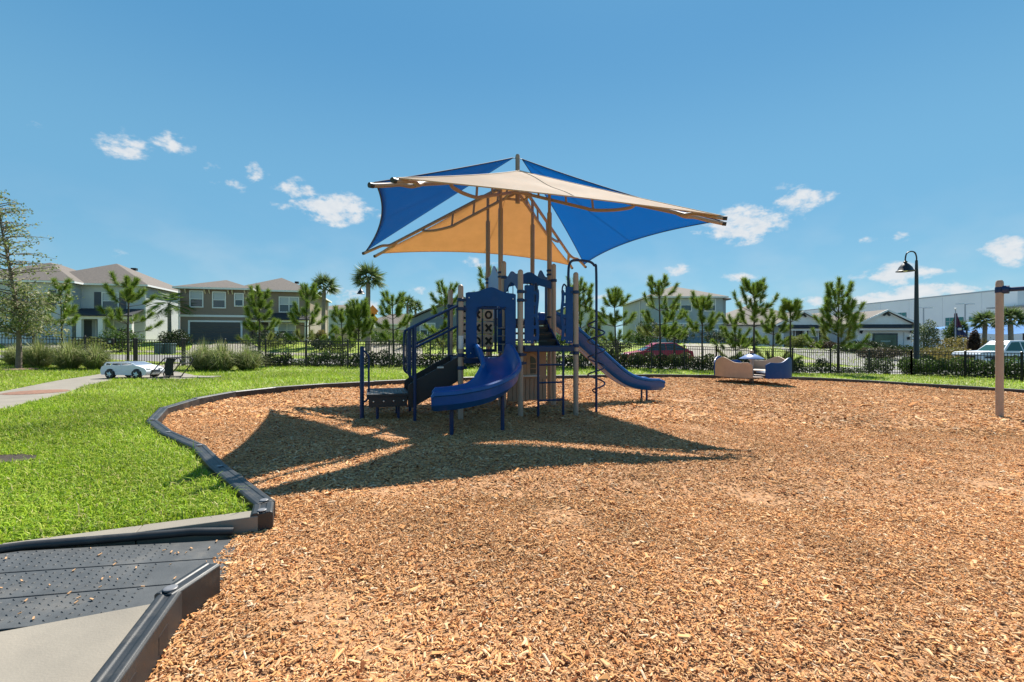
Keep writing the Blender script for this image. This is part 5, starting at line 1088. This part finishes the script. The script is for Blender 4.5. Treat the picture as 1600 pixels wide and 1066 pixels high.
def far_shade():
    for i, (x, y, w, lb) in enumerate([(51.2, 48, 7, 'light blue shade sail behind the left fan palm'), (58.6, 51, 8, 'larger light blue shade sail at the right edge')]):
        r = thing('far_shade_sail', lb, 'canopy', (x, y, gzf(x, y)), 0, 'blue shade sails over the far car park')
        for sx, h in ((-1, 2.2), (1, 3.4)): MB().tube([(sx*w/2, 0, 0), (sx*w/2, 0, h+.15)], .08, 8).build('post', LP, r); MB().tube([(sx*w/2, 5, 0), (sx*w/2, 5, h+.6)], .08, 8).build('post', LP, r)
        V_ = []; F_ = []; n = 8
        for a in range(n+1):
            for b in range(n+1):
                u, v = a/n, b/n; V_.append((-w/2+w*u, 5*v, 2.2+1.2*u+.45*v-.5*math.sin(math.pi*u)*math.sin(math.pi*v)*.6-.25*math.sin(math.pi*u)))
        for a in range(n):
            for b in range(n): k = a*(n+1)+b; F_.append((k, k+1, k+n+2, k+n+1))
        o = MB().add(V_, F_).build('sail', mat('sky_blue_cloth', (.10, .30, .62), .8, trans=.4), r); o.modifiers.new('thickness', 'SOLIDIFY').thickness = .01
far_shade()
# ------------------------------------------------------------------ vehicles
def wheel(m_, x, y, z, r, w, parent, rim):
    t = MB().lathe([(r*.62, -w/2), (r*.93, -w/2), (r, -w/2+.02*r), (r, w/2-.02*r), (r*.93, w/2), (r*.62, w/2)], (0, 0, 0), 24).build('wheel', m_, parent); t.rotation_euler = (R(90), 0, 0); t.location = (x, y, z)
    s_ = MB().lathe([(.001, -.01), (r*.60, -.01), (r*.66, .0), (r*.66, .02), (r*.58, .015), (r*.16, .03), (.001, .035)], (0, 0, w/2-.022), 20).build('rim', rim, t)
    for k in range(5):
        a = k*6.283/5; c_, s2 = math.cos(a), math.sin(a); p = MB().bar((c_*r*.12, s2*r*.12, w/2+.006), (c_*r*.58, s2*r*.58, w/2-.002), r*.17, .03).build('spoke', rim, t, smooth=False)
def vehicle(name, label, cat, loc, rz, prof, cab, width, body, wheels, wr, extra=None, glass=GLASS):
    """side profile in (x,z); nose at -x; cab is the glasshouse profile"""
    r = thing(name, label, cat, loc, rz); hw = width/2; tuck = .10*width
    m = MB(); pr = rounded(prof, .08*wr/.33, 3); n = len(pr)
    zs = [p[1] for p in pr]; z0, z1 = min(zs), max(zs)
    def sec(s_): return [(x, s_*(hw-tuck*.35*((z-z0)/(z1-z0))**2), z) for x, z in pr]
    m.prism(pr, lambda a, b: (a, -(hw-tuck*.35*((b-z0)/(z1-z0))**2), b), lambda a, b: (a, (hw-tuck*.35*((b-z0)/(z1-z0))**2), b)); bd = m.build('body', body, r, bevel=.03*wr/.33)
    c0, c1 = min(p[1] for p in cab), max(p[1] for p in cab); ww = lambda z: hw-.06*width-(z-c0)/(c1-c0)*.14*width
    k = MB().prism(rounded(cab, .10*wr/.33, 3), lambda a, b: (a, -ww(b), b), lambda a, b: (a, ww(b), b)).build('cabin', body, r, bevel=.02*wr/.33)
    cx = sum(p[0] for p in cab)/len(cab)
    ins = [(cx+(x-cx)*.90, c0+(z-c0)*.84+.02) for x, z in cab]
    xs = sorted(p[0] for p in ins); midx = (xs[0]+xs[-1])/2
    for sgn in (-1, 1):
        for lo, hi in ((-99, midx-.03*wr/.33), (midx+.03*wr/.33, 99)):
            q = [(min(max(x, lo), hi), z) for x, z in ins]; MB().prism(q, lambda a, b: (a, sgn*(ww(b)+.004), b), lambda a, b: (a, sgn*(ww(b)-.02), b)).build('side_window', glass, k, smooth=False)
    # windscreen and rear glass follow the slanted ends
    cab_s = sorted(cab, key=lambda p: p[1]); 
    def slant(a, b, dx):
        w0, w1 = ww(a[1])*.9, ww(b[1])*.88; MB().add([(a[0]+dx, -w0, a[1]+.03), (a[0]+dx, w0, a[1]+.03), (b[0]+dx, w1, b[1]-.04), (b[0]+dx, -w1, b[1]-.04), (a[0]+dx*.2, -w0, a[1]+.03), (a[0]+dx*.2, w0, a[1]+.03), (b[0]+dx*.2, w1, b[1]-.04), (b[0]+dx*.2, -w1, b[1]-.04)], [(0, 1, 2, 3), (7, 6, 5, 4), (0, 4, 5, 1), (1, 5, 6, 2), (2, 6, 7, 3), (3, 7, 4, 0)]).build('windscreen', glass, k, smooth=False)
    slant(cab[0], cab[1], -.015); slant(cab[3], cab[2], .015)
    for x in wheels:
        for sgn in (-1, 1):
            arch = MB().prism([(x+wr*1.22*math.cos(R(a)), wr+wr*1.22*math.sin(R(a))) for a in range(-20, 201, 20)], lambda a, b: (a, sgn*(hw+.004), b), lambda a, b: (a, sgn*(hw-.10*width), b)).build('wheel_arch', DARK, bd, smooth=False)
            wheel(mat('tyre', (.015, .015, .016), .8), x, sgn*(hw-.075*width), wr, wr, .2*wr/.33, r, mat('rim_silver', (.62, .63, .65), .3, metal=.6)) if sgn < 0 else wheel(MATS['tyre'], x, sgn*(hw-.075*width), wr, wr, .2*wr/.33, r, MATS['rim_silver'])
    return r, bd, k
RED = mat('red_paint', (.38, .02, .045), .25, spec=.6); WPT = mat('white_paint', (.62, .66, .72), .28, spec=.6); SILV = mat('dark_grey_paint', (.06, .065, .07), .3)
r_, bd_, k_ = vehicle('parked_car', 'red hatchback parked behind the dense hedge', 'car', (9.3, 29.5, gzf(9.3, 29.5)+.02), 0, [(-2.1, .28), (-2.12, .62), (-1.9, .78), (-.95, .93), (1.75, .97), (2.05, .90), (2.1, .5), (2.0, .28)], [(-1.05, .90), (-.15, 1.42), (1.05, 1.43), (1.85, .94)], 1.75, RED, (-1.3, 1.3), .32)
for y in (-.6, .6): box('headlight', mat('lens', (.6, .6, .58), .2), bd_, -2.10, -1.98, y-.18, y+.18, .62, .74, .02)
px_ = 30.2; z_ = gzf(px_, 29.5)+.03
r_, bd_, k_ = vehicle('pickup_truck', 'white pickup truck parked beyond the fence at the right edge', 'truck', (px_+1.9, 29.5, z_), 0, [(-2.85, .42), (-2.9, .95), (-2.75, 1.10), (-1.2, 1.18), (2.9, 1.18), (2.95, .5), (2.85, .40)], [(-1.35, 1.12), (-.65, 1.82), (1.05, 1.84), (1.2, 1.14)], 1.95, WPT, (-1.85, 1.85), .38, glass=mat('teal_window', (.03, .10, .09), .06))
box('grille', DARK, bd_, -2.93, -2.84, -.65, .65, .68, .92, .02); box('bumper', mat('rim_silver', (.62, .63, .65), .3), bd_, -2.97, -2.8, -.9, .9, .45, .62, .03); box('side_trim', DARK, bd_, -2.6, -.2, -.985, -.965, .72, .84)
r_, bd_, k_ = vehicle('parked_car', 'dark vehicle parked in the driveway of the left grey house', 'car', (-47.0, 43.5, gzf(-47, 43.5)+.05), R(13), [(-2.2, .3), (-2.25, .75), (-2.0, .8), (-1.0, 1.0), (1.9, 1.03), (2.2, .95), (2.2, .5), (2.1, .3)], [(-1.1, .95), (-.3, 1.6), (1.3, 1.6), (1.95, 1.0)], 1.85, SILV, (-1.35, 1.4), .34)
# ------------------------------------------------------------------ white ride-on toy car and folded frame
def toy_car():
    d = 14.1; x = (208-800)/FPX*d; z0 = gzf(x, d)+LAWN+.012; r = thing('toy_car', 'white ride on toy car standing on the concrete footpath', 'toy car', (x, d, z0), R(-3)); WT = mat('toy_white', (0.629, 0.654, 0.697), .3, var=.04)
    body = [(-.70, .12), (-.73, .22), (-.70, .36), (-.62, .40), (.28, .41), (.50, .37), (.68, .30), (.73, .22), (.71, .13), (.66, .10)]
    b = MB().prism(rounded(body, .03, 3), lambda a, z: (a, -.34+.05*max(0, z-.2), z), lambda a, z: (a, .34-.05*max(0, z-.2), z)).build('body', WT, r, bevel=.025)
    fr = MB()
    for sy in (-1, 1):
        MB().tube(spline([(-.64, sy*.29, .39), (-.60, sy*.28, .46), (-.50, sy*.27, .475), (.05, sy*.27, .475), (.16, sy*.27, .46), (.34, sy*.29, .40)], 5), .022, 8).build('roof_rail', WT, r)
        for xx in (-.42, -.12): MB().bar((xx, sy*.285, .39), (xx+.01, sy*.275, .475), .04, .03).build('pillar', WT, r, smooth=False)
        for xx in (-.52, -.28): box('window_recess', mat('toy_dark', (.05, .06, .08), .3), r, xx-.055, xx+.055, sy*.288-.004, sy*.288+.004, .405, .455)
        MB().tube([(-.62, sy*.335, .24), (.62, sy*.335, .24)], .012, 6).build('side_moulding', WT, b)
        box('headlight', mat('lens', (.6, .6, .58), .2), b, .62, .71, sy*.22-.07, sy*.22+.07, .27, .31, .01); box('tail_light', mat('tail_red', (.45, .02, .03), .3), b, -.735, -.69, sy*.25-.06, sy*.25+.06, .25, .36, .01)
        for xx in (-.42, .42):
            MB().prism([(xx+.165*math.cos(R(a)), .135+.165*math.sin(R(a))) for a in range(-10, 191, 16)], lambda a, z: (a, sy*.344, z), lambda a, z: (a, sy*.26, z)).build('wheel_arch', DARK, b, smooth=False)
            wheel(mat('toy_tyre', (.02, .02, .022), .6), xx, sy*.315, .135, .135, .10, r, mat('toy_rim', (.55, .68, .70), .3, metal=.4)) if sy < 0 else wheel(MATS['toy_tyre'], xx, sy*.315, .135, .135, .10, r, MATS['toy_rim'])
    MB().add([(.30, -.27, .40), (.30, .27, .40), (.13, .24, .485), (.13, -.24, .485), (.315, -.27, .405), (.315, .27, .405), (.145, .24, .49), (.145, -.24, .49)], [(3, 2, 1, 0), (4, 5, 6, 7), (0, 1, 5, 4), (1, 2, 6, 5), (2, 3, 7, 6), (3, 0, 4, 7)]).build('windscreen', mat('toy_glass', (.16, .20, .26), .1), r, smooth=False)
    box('seat', mat('toy_seat', (.03, .03, .035), .6), r, -.42, -.12, -.2, .2, .36, .42, .02); box('seat_back', MATS['toy_seat'], r, -.50, -.44, -.2, .2, .38, .50, .02); box('grille', MATS['toy_dark'], b, .725, .735, -.16, .16, .18, .26); MB().tube([(.10+.05*math.cos(a*.5236), -.1+.07*math.sin(a*.5236), .455+.03*math.cos(a*.5236)) for a in range(12)], .009, 6, closed=True).build('steering_wheel', MATS['toy_seat'], r)
toy_car()
def folded_chair():
    d = 14.0; x = (266-800)/FPX*d; z0 = gzf(x, d)+LAWN+.02; r = thing('folding_frame', 'black tubular folding frame with fabric sling right of the toy car', 'folding chair', (x, d, z0)); BT = mat('black_tube', (.012, .012, .014), .4)
    for y in (-.26, .26):
        f = MB().tube(spline([(-.36, y, .02), (-.40, y, .09), (-.33, y, .22), (.0, y, .58), (.06, y, .615), (.16, y, .62)], 5), .017, 8).build('side_tube', BT, r)
        MB().tube(spline([(.16, y, .62), (.42, y, .62), (.50, y, .55), (.47, y, .44), (.20, y, .10), (.12, y, .03), (-.36, y, .02)], 6), .017, 8).build('rear_tube', BT, r)
        MB().tube([(-.16, y, .10), (.10, y, .40)], .012, 6).build('brace', BT, r)
    for p in ((-.36, .02), (.14, .62), (.47, .45)): MB().tube([(p[0], -.26, p[1]), (p[0], .26, p[1])], .014, 8).build('cross_tube', BT, r)
    V_ = []; F_ = []
    for i in range(9):
        t = i/8
        for j in range(7): q = j/6; V_.append((.05+.20*q+.04*t-.04*math.sin(t*3.1), -.27+.08*q, .08+.52*t))
    for i in range(8):
        for j in range(6): k = i*7+j; F_.append((k, k+1, k+8, k+7))
    MB().add(V_, F_).build('sling', mat('black_fabric', (.018, .019, .022), .8, var=.2, vscale=20), r).modifiers.new('thickness', 'SOLIDIFY').thickness = .012
folded_chair()
pv = thing('paving_slab', 'low pale slab of pavers under the black folding frame', 'paving', (-10.1, 14.35, gzf(-10.1, 14.3)+LAWN))
for k in range(3): box('paver', CONC, pv, -.55+k*.46, -.11+k*.46, -.25, .28, -.03, .035+.003*k, .01)
mc = thing('utility_cover', 'rusty brown oval cover set in the concrete footpath', 'cover', (-10.45, 10.05, gzf(-10.45, 10.05)+LAWN+.012)); RST = mat('rust_plate', (0.216, 0.108, 0.068), .85, var=.3, vscale=12)
MB().lathe([(.50, 0), (.50, .006), (.485, .009), (.001, .009)], (0, 0, 0), 36).build('plate', RST, mc); MB().lathe([(.54, 0), (.54, .004), (.505, .005), (.50, .0)], (0, 0, 0), 36).build('rim', mat('rust_rim', (.2, .12, .09), .9), mc)
SOIL = mat('bare_soil', (.045, .032, .022), .95, var=.4, vscale=20, bump=1, bscale=30)
so2 = thing('soil_hollow', 'small dark bare soil hollow in the lawn at the left edge', 'soil', (-4.86, 4.33, gzf(-4.8, 4.3)+LAWN)); MB().add([(0, 0, -.005)]+[(.33*math.cos(a*.3927)*(1+.12*math.sin(a*2.1)), .18*math.sin(a*.3927)*(1+.1*math.cos(a*3)), .022) for a in range(16)], [(0, 1+k, 1+(k+1) % 16) for k in range(16)]).build('soil', SOIL, so2)
tr = thing('tree_pit', 'ring of dry mulch round the slim tree trunk', 'mulch', (-18.55, 17.2, gzf(-18.55, 17.2)+LAWN)); MB().lathe([(.55, 0), (.5, .035), (.2, .05), (.001, .05)], (0, 0, 0), 20).build('mulch_ring', mat('dry_mulch', (.20, .13, .09), .95, var=.5, vscale=18, bump=1.), tr)
